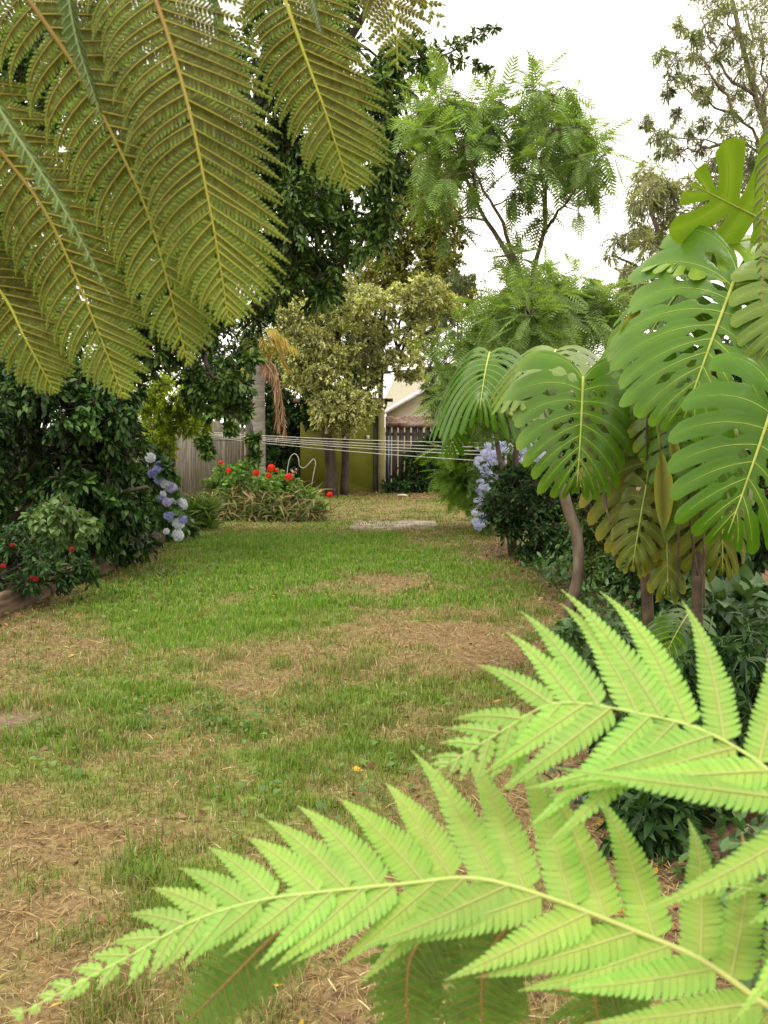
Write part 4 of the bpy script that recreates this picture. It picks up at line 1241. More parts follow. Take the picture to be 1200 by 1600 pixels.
# dark climber over it
t = thing('climbing_plant', 'almost black leafy climber covering the dark back fence', 'climber', (at(680, 760, 24.9)[0], 25.0, 0))
p = Plant(61)
for q in ((660, 690), (700, 680), (720, 700)):
    e = at(*q, 25.1); p.limb([(e[0], 25.1, 0), (e[0] + .1, 25.15, e[2] * .5), e], .025, .01, 8, 5)
p.clumps(fill(680, 725, 52, 42, 25.0, .3, 60, 14) + fill(700, 690, 40, 30, 25.1, .2, 22, 13) + fill(660, 755, 60, 12, 24.8, .25, 16, 10), TPL_OVATE, (.07, .12), tw=14, lpt=7, droop=.3)
p.build(t, M_BARK_DARK, L_DARKSMALL, 'stem', 'foliage')
t = thing('corner_weed', 'low dark weed at the foot of the pale corner post', 'plant', (at(618, 765, 24.6)[0], 24.6, 0))
p = Plant(62)
p.clumps(fill(620, 760, 22, 8, 24.5, .2, 10, 9), TPL_OVATE, (.06, .11), tw=9, lpt=6)
for q in range(5):
    a = at(610 + q * 5, 768, 24.5); a[2] = 0; mb = MB(); tube(mb, np.array((a, a + (.03, 0, .2))), .006, 4); mb.build('stem', L_UNDER, t)
p.leaf.build('foliage', L_DARKSMALL, t)

# neighbour's house
HY = 33.0
t = thing('neighbour_house', 'cream neighbouring house with a pale roof and white gable edge beyond the back fence', 'house', (at(640, 700, 36)[0], 36, 0))
xa, xb, xc = at(604, 640, HY)[0], at(668, 607, HY)[0], at(735, 640, HY)[0]
za, zb = at(604, 643, HY)[2], at(668, 606, HY)[2]
mb = MB()
prof = [(xa, -.1), (xc, -.1), (xc, za), (xb, zb), (xa, za)]
n5 = len(prof)
V = [(x, HY, z) for x, z in prof] + [(x, HY + 7, z) for x, z in prof]
mb.add(V, [np.array([[0, 1, 2, 3, 4]]), np.array([[9, 8, 7, 6, 5]]), np.array([[i, i + n5, (i + 1) % n5 + n5, (i + 1) % n5] for i in (0, 1, 4)])])
mb.build('wall', M_CREAM, t, smooth=False)


def slab(mb, A, B, th, y0, y1):
    """Sloping roof sheet between profile points A and B (x, z)."""
    V = [(A[0], y0, A[1]), (B[0], y0, B[1]), (B[0], y0, B[1] + th), (A[0], y0, A[1] + th)]
    V += [(x, y1, z) for x, _, z in V]
    mb.add(V, [np.array([[0, 1, 2, 3], [7, 6, 5, 4], [0, 4, 5, 1], [1, 5, 6, 2], [2, 6, 7, 3], [3, 7, 4, 0]])])


mb = MB()
sl = (zb - za) / (xb - xa)
slab(mb, (xa - .25, za - .25 * sl + .01), (xb, zb + .01), .06, HY - .15, HY + 7); slab(mb, (xb, zb + .01), (xc + .25, za - .25 * sl + .01), .06, HY - .15, HY + 7)
mb.build('gable_roof', M_ROOF, t, smooth=False)
mb = MB()
slab(mb, (xa - .28, za - .28 * sl - .06), (xb, zb - .06), .15, HY - .2, HY - .152); slab(mb, (xb, zb - .06), (xc + .28, za - .28 * sl - .06), .15, HY - .2, HY - .152)
mb.build('bargeboard', M_WHITE, t, smooth=False)
# main hipped roof behind
H2 = 40.5
a_, b_ = at(592, 640, H2), at(800, 640, H2)
top = at(622, 580, H2 + 4); top2 = at(760, 560, H2 + 4)
V = [a_, b_, top2, top, (a_[0], H2 + 9, a_[2]), (b_[0], H2 + 9, b_[2])]
mb = MB(); mb.add(V, [np.array([[0, 1, 2, 3], [5, 4, 3, 2]]), np.array([[1, 5, 2], [4, 0, 3]])]); mb.build('main_roof', M_ROOF, t, smooth=False)
mb = MB(); tube(mb, np.array((np.array(top) + (0, -.02, .02), np.array((a_[0] * .2 + b_[0] * .8, a_[1] + .02, a_[2] + .02)))), .09, 6); mb.build('hip_cap', M_WHITE, t)
mb = MB(); box(mb, (a_[0] + .5, H2 + .5, -.1), (b_[0] - .5, H2 + 8.5, a_[2] - .01)); mb.build('main_wall', M_CREAM, t, smooth=False)

# paving slab in the lawn and stones
t = thing('paving_slab', 'worn concrete slab sunk in the lawn below the clothes lines', 'paving slab', on_ground(610, 821))
a, b = on_ground(545, 829), on_ground(680, 815)
mb = MB()
n = 12
xs_ = np.linspace(a[0], b[0], n)
front = [(x, a[1] + random.uniform(-.12, .12), .016) for x in xs_]; back = [(x, b[1] + random.uniform(-.12, .12), .018) for x in xs_]
V = front + back + [(x, y, -.05) for x, y, z in front] + [(x, y, -.05) for x, y, z in back]
mb.add(V, [np.array([[i, i + 1, n + i + 1, n + i] for i in range(n - 1)]), np.array([[2 * n + i, 2 * n + i + 1, i + 1, i] for i in range(n - 1)]), np.array([[n + i, n + i + 1, 3 * n + i + 1, 3 * n + i] for i in range(n - 1)]), np.array([[0, n, 3 * n, 2 * n], [n - 1, 3 * n - 1, 4 * n - 1, 2 * n - 1]])])
mb.build('slab', M_SLAB, t, smooth=False)


def stone(px, py, w, h, label, seed):
    rs = np.random.default_rng(seed)
    g = on_ground(px, py)
    mb = MB()
    nu, nv = 10, 6
    V = []
    for i in range(nv):
        ph = math.pi * i / (nv - 1)
        for j in range(nu):
            th = 2 * math.pi * j / nu
            r = 1 + rs.normal(0, .1)
            V.append((g[0] + w / 2 * math.sin(ph) * math.cos(th) * r, g[1] + w / 2.5 * math.sin(ph) * math.sin(th) * r, h * .4 + h * .6 * math.cos(ph) * r))
    F = [[i * nu + j, (i + 1) * nu + j, (i + 1) * nu + (j + 1) % nu, i * nu + (j + 1) % nu] for i in range(nv - 1) for j in range(nu)]
    mb.add(V, [np.array(F)])
    o = mb.build('stone', M_STONE, smooth=False)
    tag(o, label, 'stone', 'stones at the foot of the back fence')


stone(596, 768, .34, .1, 'pale flat stone at the foot of the corner post', 1)
stone(628, 776, .26, .06, 'small white stone lying on the leaf litter right of the corner post', 2)
stone(585, 767, .12, .1, 'small round stone against the olive wall', 3)

# ------------------------------------------------------------------ clothes line
t = thing('clothes_line', 'five pale clothes line cords strung across the far lawn', 'clothes line', (-.2, 15, 0))
pl_, pr_ = at(262, 672, 15.2), at(742, 696, 14.0)
for (l0, l1, lY), (r0, r1, rY) in zip(((262, 671, 16.1), (262, 672.5, 15.9), (262, 673, 15.7), (262, 674, 15.5), (262, 675, 15.3)), ((790, 692, 15.9), (790, 699.5, 15.6), (790, 706, 15.4), (790, 712, 15.2), (790, 722, 14.9))):
    A, B = at(l0, l1, lY), at(r0, r1, rY)
    u = np.linspace(0, 1, 24)[:, None]
    P = A * (1 - u) + B * u - np.array((0, 0, 1)) * .045 * (4 * u * (1 - u))
    mb = MB(); tube(mb, P, .0058, 6); mb.build('line', M_LINE, t)
for P0, P1, px in ((at(262, 670, 16.2), at(262, 675.5, 15.2), 0), (at(790, 690, 16), at(790, 724, 14.8), 0)):
    mb = MB(); tube(mb, np.array((P0, P1)), .02, 8); mb.build('cross_arm', M_WIRE, t)
    m_ = (P0 + P1) / 2
    mb = MB(); tube(mb, np.array((m_ * (1, 1, 0), m_)), .022, 10); mb.build('post', M_WIRE, t)

# wavy wire in the geraniums
P = np.array([at(a, b, 19.6) for a, b in ((448, 760), (449, 735), (453, 716), (460, 709), (466, 715), (468, 728), (475, 731), (483, 724), (490, 717), (493, 724), (490, 740), (487, 758))])
P = smooth_path(P, 60)
mb = MB(); tube(mb, P, .0075, 6); o = mb.build('garden_wire', M_WIRE)
tag(o, 'wavy bent grey wire hoop standing behind the geraniums', 'garden wire')


# ------------------------------------------------------------------ monstera
def mon_mat(name, mul, trans=.26, rough=.27, spec=.27):
    m = leaf_mat(name, [tuple(mul)] * 2, rough, trans, spec, attr=True, clump=3.5, var=.16, tint=(1.15, 1.2, .4))
    # fine quilting between the side veins
    n, l = m.node_tree.nodes, m.node_tree.links
    t = noise_node(n, l, 26, 4)
    b = n.new('ShaderNodeBump'); b.inputs['Strength'].default_value = .25; b.inputs['Distance'].default_value = .01
    l.new(t.outputs['Fac'], b.inputs['Height']); l.new(b.outputs[0], n['Principled BSDF'].inputs['Normal'])
    return m


MON_GREEN = mon_mat('monstera_green', (.066, .15, .011))
MON_LIGHT = mon_mat('monstera_young_green', (.14, .24, .02), .3)
MON_PALE = mon_mat('monstera_pale_green', (.12, .19, .03), .25)
MON_DEEP = mon_mat('monstera_deep_green', (.05, .125, .006), .3)
MON_OLD = mon_mat('monstera_old_leaf', (.105, .13, .018), .2, .45, .2)
MON_YELLOW = mon_mat('monstera_yellow', (.25, .26, .05), .3, .45, .2)
M_VEIN = rough_mat('pale_vein', [(.24, .30, .05), (.31, .36, .07), (.38, .41, .1)], 20, rough=.45, bump=.05)
M_PETIOLE = rough_mat('green_petiole', [(.12, .16, .03), (.19, .23, .05), (.27, .29, .08)], 12, rough=.45, bump=.1)
M_PETIOLE_DRY = rough_mat('dry_petiole', [(.03, .022, .013), (.06, .042, .025), (.12, .085, .05)], 12, rough=.7, bump=.4)  # dry brown, darkened to put the shade under the leaves into it


def monstera_leaf(root, sinus, tip, normal, width, mat, seed, n=9, gap0=.5, droop=.22, fold=.1, curl=.25, holes=.6, edge_col=(1.25, 1.15, .9), basal=1.0, side_scale=(1, 1), spread=1.0, rag=.0):
    rs = random.Random(seed)
    sinus, tip = np.asarray(sinus, float), np.asarray(tip, float)
    A = tip - sinus; Lm = np.linalg.norm(A); ax = A / Lm
    nr = np.asarray(normal, float); nr = norm(nr - ax * np.dot(nr, ax)); side = np.cross(nr, ax)
    W = width / Lm
    mb, mv = MB(), MB()
    ts = np.linspace(0, 1, n)
    wide = np.interp(ts, [0, .12, .35, .6, .8, 1], [.86, 1.0, 1.08, 1.02, .95, .8]) * W / 2
    nose = np.interp(ts, [0, .6, .8, 1], [.6, .5, .40, .27])
    prof = wide + (nose - wide) * np.clip((ts - .5) / .5, 0, 1) ** 1.2
    Mu = lambda u: np.array((u, 0.0))
    u_i = .015 + .80 * ts ** 1.0
    th = np.radians(np.interp(ts, [0, .15, .4, .7, 1], [150 * spread, 112, 80, 55, 27]))
    R = 19
    r = np.linspace(0, 1, R)

    def lift(uv, rr, L, jag=0):
        """Height above the leaf plane: gutter along the midrib, margin arching down, tip curling under."""
        u, v = uv[..., 0], uv[..., 1]
        av = np.abs(v)
        return fold * av - droop * 2.2 * (av / max(W / 2, .2)) ** 2 * (W / 2) * .8 - curl * np.clip(u, -1, 1.3) ** 2 * np.sign(u) * .6 - droop * .25 * rr ** 3

    def to3(uv, w):
        return sinus + Lm * (uv[..., 0:1] * ax + uv[..., 1:2] * side + w[..., None] * nr)

    tube(mv, to3(np.stack((np.linspace(-.02, .97, 14), np.zeros(14)), 1), lift(np.stack((np.linspace(-.02, .97, 14), np.zeros(14)), 1), 0, 0) + .006), np.linspace(.0085, .002, 14) * (Lm / .6), 6)
    for s, ss in ((1, side_scale[0]), (-1, side_scale[1])):
        P = []
        Ls = []
        for i in range(n):
            L = prof[i] * (basal if i < 2 else 1) * rs.uniform(.94, 1.06) * ss
            a = th[i] * (1 - .22 * r) + rs.uniform(-.03, .03)
            P.append(Mu(u_i[i]) + L * r[:, None] * np.stack((np.cos(a), s * np.sin(a)), 1)); Ls.append(L)
        tipP = Mu(u_i[-1]) + (1 - u_i[-1]) * r[:, None] * np.array((1, 0.0))
        a0 = np.radians(176 * spread) * (1 - .08 * r)
        P0 = Mu(0) + Ls[0] * .8 * r[:, None] * np.stack((np.cos(a0), s * np.sin(a0)), 1)
        full = [P0] + P + [tipP]
        # gap profile between neighbours
        gaps = []
        for i in range(len(full) - 1):
            g = np.zeros(R)
            if i == 0:
                g = np.clip(r * 1.2, 0, .5)
            else:
                g0 = gap0 * rs.uniform(.8, 1.3)
                g = np.clip((r - g0) / .07, 0, 1) * (.07 + .2 * np.clip((r - g0) / .4, 0, 1))
                if rs.random() < holes:
                    c = rs.uniform(.10, .2); g = np.maximum(g, .55 * np.exp(-((r - c) / .06) ** 4))
                if rs.random() < holes:
                    c = rs.uniform(.28, max(.3, g0 - .1)); g = np.maximum(g, .42 * np.exp(-((r - c) / .085) ** 4) * (c < g0 - .04))
            gaps.append(g)
        for i in range(1, len(full)):
            Pc = full[i]
            last = i == len(full) - 1
            lo = (full[i - 1] + Pc) / 2
            hi = Pc if last else (Pc + full[i + 1]) / 2
            endr = np.sqrt(np.clip(1 - np.clip((r - .9) / .11, 0, 1) ** 2, .06, 1))
            glo = gaps[i - 1]; ghi = np.zeros(R) if last else gaps[i]
            js = [-1, -.55, 0] if last else [-1, -.55, 0, .55, 1]
            grid, wz, cl_ = [], [], []
            for j in js:
                if j < 0: q = Pc + (lo - Pc) * (-j) * ((1 - glo) * endr)[:, None]
                elif j == 0: q = Pc
                else: q = Pc + (hi - Pc) * j * ((1 - ghi) * endr)[:, None]
                w = lift(q, r, Ls[min(i - 1, n - 1)])
                w = w + (.011 * (1 - (1 - abs(j)) ** 2) - .007 * abs(j) ** 3) * np.clip(r * 4, 0, 1) * (1 - .4 * r)
                if rag: w = w + rag * np.sin(7 * r + i * 1.7) * r * .3
                grid.append(q); wz.append(w)
                e = np.clip((r - .82) / .18, 0, 1)[:, None] * (.5 + .5 * abs(j))
                vein = (1.35, 1.3, 1.5) if j == 0 else (1, 1, 1)
                cl_.append((1 - e) * np.array(vein) + e * np.array(edge_col))
            G = np.stack(grid, 1); Wz = np.stack(wz, 1)
            nj = len(js)
            V = to3(G, Wz).reshape(-1, 3)
            cc = np.stack(cl_, 1).reshape(-1, 3)
            a, b = np.meshgrid(np.arange(R - 1), np.arange(nj - 1), indexing='ij')
            F = np.stack((a * nj + b, a * nj + b + 1, (a + 1) * nj + b + 1, (a + 1) * nj + b), -1).reshape(-1, 4)
            if s < 0: F = F[:, ::-1]
            mb.add(V, [F], cc)
            if not last:
                q = Pc[: int(R * .8)]
                tube(mv, to3(q, lift(q, r[: len(q)], 1) + .002), np.linspace(.0018, .0006, len(q)) * (Lm / .6), 4, cap=False)
    lf = mb.build('leaf', mat, root)
    org = world_loc(root)
    me = mv.mesh('midrib', M_VEIN, org)
    o = bpy.data.objects.new('midrib', me); C.objects.link(o); o.parent = lf
    return lf


def petiole(root, P, r=.011, mat=None, name='petiole'):
    mb = MB()
    P = smooth_path(np.array(P), 18)
    tube(mb, P, np.linspace(r * 1.35, r * .8, 18), 8)
    return mb.build(name, mat or M_PETIOLE, root)


MB0 = np.array((at(1100, 1000, 4.6)[0], 4.7, 0))
mon = thing('monstera_plant', 'huge monstera with split and holed glossy leaves on the right side of the lawn', 'plant', MB0)
# thick leaning stem
stem_top = at(1120, 520, 4.5)
mb = MB()
SP_ = smooth_path([MB0 + (0, 0, -.03), at(1090, 900, 4.75), at(1098, 760, 4.95), at(1118, 620, 4.8), stem_top], 30)
tube(mb, SP_, np.where(np.arange(30) % 3 == 0, .03, .024), 10)
mb.build('stem', M_PETIOLE_DRY, mon)
# second, thinner stem that carries the left leaves
mb = MB()
SP2 = smooth_path([MB0 + (-.12, .25, -.03), at(1000, 830, 5.2), at(930, 720, 5.3), at(880, 660, 5.35)], 20)
tube(mb, SP2, np.linspace(.035, .022, 20), 8)
mb.build('stem', M_PETIOLE_DRY, mon)
s2 = at(880, 660, 5.35)

# L1 the well lit leaf in the middle
monstera_leaf(mon, at(911, 592, 4.75), at(905, 762, 4.62), (-.02, -.93, .38), .56, MON_GREEN, 1, n=9, gap0=.52, droop=.34, holes=.85, edge_col=(2.2, 1.7, 1.6), basal=1.25)
petiole(mon, [s2, at(920, 680, 5.3), at(935, 600, 5.15), at(911, 592, 4.78)])
# L2 pale one behind, seen edge on
monstera_leaf(mon, at(868, 548, 5.2), at(850, 600, 4.8), (-.1, -.45, .9), .58, MON_PALE, 2, n=9, droop=.34, holes=.4, basal=1.1)
petiole(mon, [s2, at(872, 610, 5.3), at(868, 548, 5.22)])
# L3 the biggest leaf
monstera_leaf(mon, at(1153, 425, 4.0), at(1066, 648, 3.86), (-.22, -.86, .45), .76, MON_GREEN, 3, n=10, gap0=.66, droop=.24, holes=.75, edge_col=(1.6, 1.45, 1.2), basal=1.15)
petiole(mon, [stem_top, at(1180, 500, 4.45), at(1190, 430, 4.3), at(1153, 425, 4.02)], .014)
# L4 lower right
monstera_leaf(mon, at(1212, 618, 3.55), at(1142, 835, 3.45), (-.1, -.93, .32), .56, MON_DEEP, 4, n=8, gap0=.44, droop=.24, holes=.85, edge_col=(1.4, 1.3, 1.1))
petiole(mon, [at(1110, 650, 4.6), at(1200, 700, 4.2), at(1235, 640, 3.8), at(1212, 618, 3.56)], .013)
# L5 left leaf seen from beneath, lobes hanging
monstera_leaf(mon, at(765, 552, 6.1), at(748, 610, 5.72), (-.05, -.35, .93), .66, MON_DEEP, 5, n=10, gap0=.3, droop=.62, holes=.3, fold=.14, curl=.5, basal=1.1)
petiole(mon, [at(880, 662, 5.4), at(805, 650, 5.8), at(745, 622, 6.1), at(745, 580, 6.2), at(765, 552, 6.12)], .012)
monstera_leaf(mon, at(715, 628, 6.15), at(700, 708, 6.1), (-.3, -.9, .2), .2, MON_DEEP, 15, n=6, gap0=.3, droop=.3, holes=.2)
petiole(mon, [at(805, 650, 5.8), at(760, 635, 6.0), at(715, 628, 6.16)], .009)
# L6 upper leaf, young bright lobes seen against the sky
monstera_leaf(mon, at(1195, 345, 4.25), at(1085, 290, 4.05), (-.1, -.75, -.3), .62, MON_LIGHT, 6, n=4, gap0=.12, droop=-.05, holes=.0, fold=.02, curl=.05)
petiole(mon, [stem_top, at(1205, 470, 4.5), at(1215, 380, 4.4), at(1190, 345, 4.27)], .012)
# L7 bright leaf just above the biggest
monstera_leaf(mon, at(1185, 372, 4.35), at(1050, 392, 4.1), (-.1, -.35, .92), .6, MON_LIGHT, 7, n=6, gap0=.3, droop=.2, holes=.1, curl=.2)
petiole(mon, [stem_top, at(1190, 480, 4.5), at(1200, 400, 4.45), at(1175, 375, 4.37)], .012)
# L8 left of the biggest
monstera_leaf(mon, at(1075, 440, 4.55), at(985, 545, 4.35), (-.5, -.6, .6), .56, MON_DEEP, 8, n=8, gap0=.42, droop=.2, holes=.5, edge_col=(3.2, 1.8, 1.2))
petiole(mon, [stem_top, at(1100, 500, 4.6), at(1065, 455, 4.52)], .012)
# L9 right of the biggest, yellow-green folded lobe
monstera_leaf(mon, at(1232, 415, 3.95), at(1212, 560, 3.85), (.3, -.9, .3), .36, MON_PALE, 9, n=7, gap0=.5, droop=.2, holes=.3)
petiole(mon, [stem_top, at(1230, 480, 4.3), at(1240, 410, 4.0), at(1215, 420, 3.92)], .011)
# old drooping leaves under the crown
monstera_leaf(mon, at(1030, 630, 4.95), at(995, 850, 4.8), (-.25, -.95, .15), .72, MON_OLD, 10, n=9, gap0=.5, droop=.34, holes=.6, edge_col=(2.4, 1.5, 1.6), rag=.1)
petiole(mon, [at(1075, 760, 4.8), at(1050, 680, 4.95), at(1018, 650, 4.97)], .011)
monstera_leaf(mon, at(1020, 580, 5.0), at(965, 720, 4.9), (-.4, -.85, .35), .66, MON_OLD, 11, n=8, gap0=.45, droop=.28, holes=.5, edge_col=(2.0, 1.4, 1.2), rag=.1)
petiole(mon, [at(1095, 660, 4.7), at(1050, 600, 4.95), at(1000, 590, 5.02)], .011)
monstera_leaf(mon, at(1075, 670, 4.9), at(1095, 880, 4.8), (.15, -.95, .1), .62, MON_OLD, 12, n=8, gap0=.4, droop=.35, holes=.5, edge_col=(2.6, 1.5, 1.2), rag=.15)
petiole(mon, [at(1075, 760, 4.8), at(1070, 710, 4.9), at(1060, 690, 4.92)], .011)
monstera_leaf(mon, at(1120, 640, 4.6), at(1090, 760, 4.5), (-.1, -.9, .4), .55, MON_DEEP, 18, n=9, gap0=.5, droop=.3, holes=.5)
monstera_leaf(mon, at(1120, 720, 4.75), at(1140, 900, 4.7), (.1, -.95, .1), .5, MON_OLD, 19, n=8, gap0=.4, droop=.34, holes=.4, rag=.1)
monstera_leaf(mon, at(1010, 540, 4.9), at(1000, 640, 4.75), (-.3, -.8, .5), .5, MON_GREEN, 20, n=9, gap0=.45, droop=.3, holes=.5)
monstera_leaf(mon, at(1040, 790, 4.9), at(1045, 930, 4.8), (-.2, -.95, .1), .26, MON_OLD, 13, n=6, gap0=.4, droop=.4, holes=.3, edge_col=(2.6, 1.6, 1.2), rag=.15)
monstera_leaf(mon, at(1010, 760, 4.85), at(985, 890, 4.8), (-.35, -.9, .1), .3, MON_OLD, 16, n=7, gap0=.4, droop=.35, holes=.4, edge_col=(2.6, 1.7, 1.6), rag=.12)
monstera_leaf(mon, at(1030, 620, 4.8), at(1050, 720, 4.7), (.1, -.95, .2), .3, MON_PALE, 17, n=7, gap0=.4, droop=.3, holes=.3, edge_col=(2.2, 1.6, 1.2))
# low shaded leaf near the ground
monstera_leaf(mon, at(1075, 960, 4.9), at(1040, 1010, 4.6), (-.2, -.6, .75), .34, MON_DEEP, 14, n=8, gap0=.45, droop=.25, holes=.4)
petiole(mon, [MB0 + (0, 0, .1), at(1085, 1000, 4.85), at(1075, 960, 4.92)], .009)
# faded spathes hanging in front
SPATHE = leaf_tpl(8, .30, 1.1, .1, .5, .75)
for a, b, w_, mt in (((1032, 700, 4.62), (1038, 832, 4.58), .75, MON_YELLOW), ((1048, 715, 4.66), (1042, 850, 4.62), .9, MON_PALE), ((1046, 670, 4.6), (1060, 735, 4.58), .8, MON_YELLOW), ((926, 738, 4.9), (922, 768, 4.88), 1.0, MON_YELLOW), ((1003, 478, 4.25), (968, 520, 4.2), .8, MON_YELLOW)):
    A, B = at(*a), at(*b)
    mb = MB(); scatter(mb, SPATHE, [A], [B - A], [(-.15, -1, .1)], np.linalg.norm(B - A), wscale=np.array([w_])); mb.build('spathe', mt, mon)
petiole(mon, [at(1080, 690, 4.75), at(1030, 640, 4.6), at(1032, 702, 4.62)], .008)
# hanging roots and dry stalks
for a, b in (((1060, 700), (1058, 930)), ((1095, 760), (1100, 950)), ((1040, 640), (1038, 770)), ((1075, 720), (1090, 900)), ((1020, 600), (1010, 720)), ((945, 770), (955, 820))):
    petiole(mon, [at(*a, 4.75), at((a[0] + b[0]) / 2 + random.uniform(-6, 6), (a[1] + b[1]) / 2, 4.72), at(*b, 4.7)], .006, M_PETIOLE_DRY, 'aerial_root')


# ------------------------------------------------------------------ tree ferns
def fern_frond(root, path, normals, n, Lmax, prof, ang, bend, droop, pin, mat, rmat, rr, seed=0, start=0.0, both=(1, 1), lob=.012, cut=.62, cols=None, costa=.0012, side_scale=(1, 1), wmul=1.0, stag=.5, endang=None, blunt=False, ang2=None, bend2=None, dens=1.0, jit=.04, cvar=.12, acum=False, flat=1.0, twist=.05):
    """One blade: a rachis mesh with a child mesh per pinna; every pinna is cut into lobes."""
    rs = np.random.default_rng(seed)
    R = smooth_path(path, 90)
    T = tangents(R)
    N = smooth_path(normals, 90) if len(normals) > 1 else np.repeat(np.asarray(normals, float), 90, 0)
    N = norm(N - T * np.sum(N * T, 1, keepdims=True))
    S = np.cross(N, T)
    mb = MB(); tube(mb, R, np.linspace(rr, rr * .12, 90), 8, col=cols['rachis'] if cols else None)
    fr = mb.build('frond', rmat, root)
    org = world_loc(root)
    seglen = np.concatenate(([0], np.cumsum(np.linalg.norm(np.diff(R, axis=0), axis=1))))
    Ltot = seglen[-1]
    for sgn, on, ssc in ((1, both[0], side_scale[0]), (-1, both[1], side_scale[1])):
        if not on: continue
        for i in range(n):
            u = start + (1 - start) * (i + (stag if sgn > 0 else 0)) / n
            u = 1 - (1 - u) ** dens
            L = Lmax * prof(u) * rs.uniform(.95, 1.05) * ssc
            if L < .004: continue
            x = u * Ltot
            k = min(int(np.searchsorted(seglen, x)), 89)
            b, t, s_, nn = R[k], T[k], S[k] * sgn, N[k]
            A0 = ang if sgn > 0 or ang2 is None else ang2
            bd = bend if sgn > 0 or bend2 is None else bend2
            nn = norm(nn + s_ * rs.normal(0, twist) + t * rs.normal(0, twist)); nn = norm(nn)
            a = A0 + rs.uniform(-jit, jit)
            if endang is not None: a = a + (endang - A0) * u ** 2
            dp = droop + rs.uniform(-1.5, 1.5) * jit
            m = max(4, int(L / lob))
            q = np.linspace(0, 1, m + 1)
            aa = a - bd * (1 - .5 * u) * q * q
            step = L / m
            d = np.cos(aa)[:, None] * t + np.sin(aa)[:, None] * s_ - (dp * q ** 1.5)[:, None] * nn
            d = norm(d)
            Pc = b + np.concatenate((np.zeros((1, 3)), np.cumsum(d[:-1] * step, 0)))
            lat = norm(np.cross(nn, d))
            pm_ = MB()
            hprof = [.8, .95, 1, .76, .36, .03] if not acum else [.85, .97, .93, .60, .25, .015]
            # half width of the pinna along its length: blunt near the rachis, long drawn-out tip
            hw = pin * wmul * np.interp(q, [0, .06, .3, .55, .8, 1], hprof) * min(1, (L / Lmax) ** .6 + .03)
            pt = rs.uniform(.86, 1.06) * (1 + rs.normal(0, .03, 3)); dry = rs.uniform()
            for sd in (1, -1):
                c0 = Pc[:-1]; c1 = Pc[1:]
                w = (hw[:-1] + hw[1:]) / 2
                fwd = d[:-1]
                ls = lat[:-1] * sd
                wj = w * rs.uniform(.93, 1.05, m)
                sl = np.minimum(.55 * w, step * 1.3)[:, None]
                up = nn
                e = (1 - cut)
                b0, b1 = c0 + fwd * step * .02, c1 - fwd * step * .02
                m0 = c0 + ls * (wj * cut)[:, None] + fwd * (sl * cut * .75 + step * .04) - up * (wj * .06)[:, None]
                m1 = c0 + ls * (wj * cut * 1.03)[:, None] + fwd * (sl * cut * .75 + step * .98) - up * (wj * .06)[:, None]
                t0 = c0 + ls * (wj * .93)[:, None] + fwd * (sl * .8 + step * (.10 if blunt else .22)) - up * (wj * .2 * flat)[:, None]
                t1 = c0 + ls * (wj * 1.0)[:, None] + fwd * (sl * .95 + step * (.82 if blunt else .68)) - up * (wj * .24 * flat)[:, None]
                V = np.stack((b0, b1, m1, t1, t0, m0), 1)
                o_ = np.arange(m)[:, None] * 6
                f = np.array([[0, 1, 2, 5], [5, 2, 3, 4]])
                if sd * sgn < 0: f = f[:, ::-1]
                F = (o_[:, None] + f[None]).reshape(-1, 4)
                if cols:
                    cj = rs.uniform(1 - cvar, 1 + cvar, (m, 1, 1))
                    cc = np.stack([np.broadcast_to(cols[z], (m, 3)) for z in ('base', 'base', 'mid', 'tip', 'tip', 'mid')], 1) * cj
                    fade = np.clip((u - .55) / .45, 0, 1) * .75 + .35 * q[:-1].mean() * 0
                    ftip = np.clip((q[:-1] - .7) / .3, 0, 1)[:, None, None] * .6
                    fd_ = np.maximum(fade, ftip)
                    cc = cc * (1 - fd_) + np.array(cols['tip']) * fd_
                    if cvar < .1:       # lime fronds: some pinnae yellower, a few with a dried tip
                        cc = cc * pt
                        if dry > .8: cc = np.where((q[:-1] > .86 + .1 * (1 - dry))[:, None, None], np.array((.30, .21, .07)), cc)
                    cc = cc.reshape(-1, 3)
                else: cc = None
                pm_.add(V.reshape(-1, 3), [F], cc)
            tube(pm_, Pc - nn * .0004 if False else Pc + nn * .0006, np.linspace(costa, costa * .25, m + 1), 4, col=cols['costa'] if cols else None, cap=False)
            me = pm_.mesh('pinna', mat, org)
            o = bpy.data.objects.new('pinna', me); C.objects.link(o); o.parent = fr
    return fr


def prof_hang(u):
    return float(np.interp(u, [0, .5, .74, .86, .94, 1], [1, 1, .88, .58, .28, .04]))


def prof_tip(u):
    """Pinnae nearly constant, then a taper to a drawn-out tip."""
    return float(np.interp(u, [0, .35, .6, .8, .92, 1], [1, .95, .78, .45, .2, .05]))


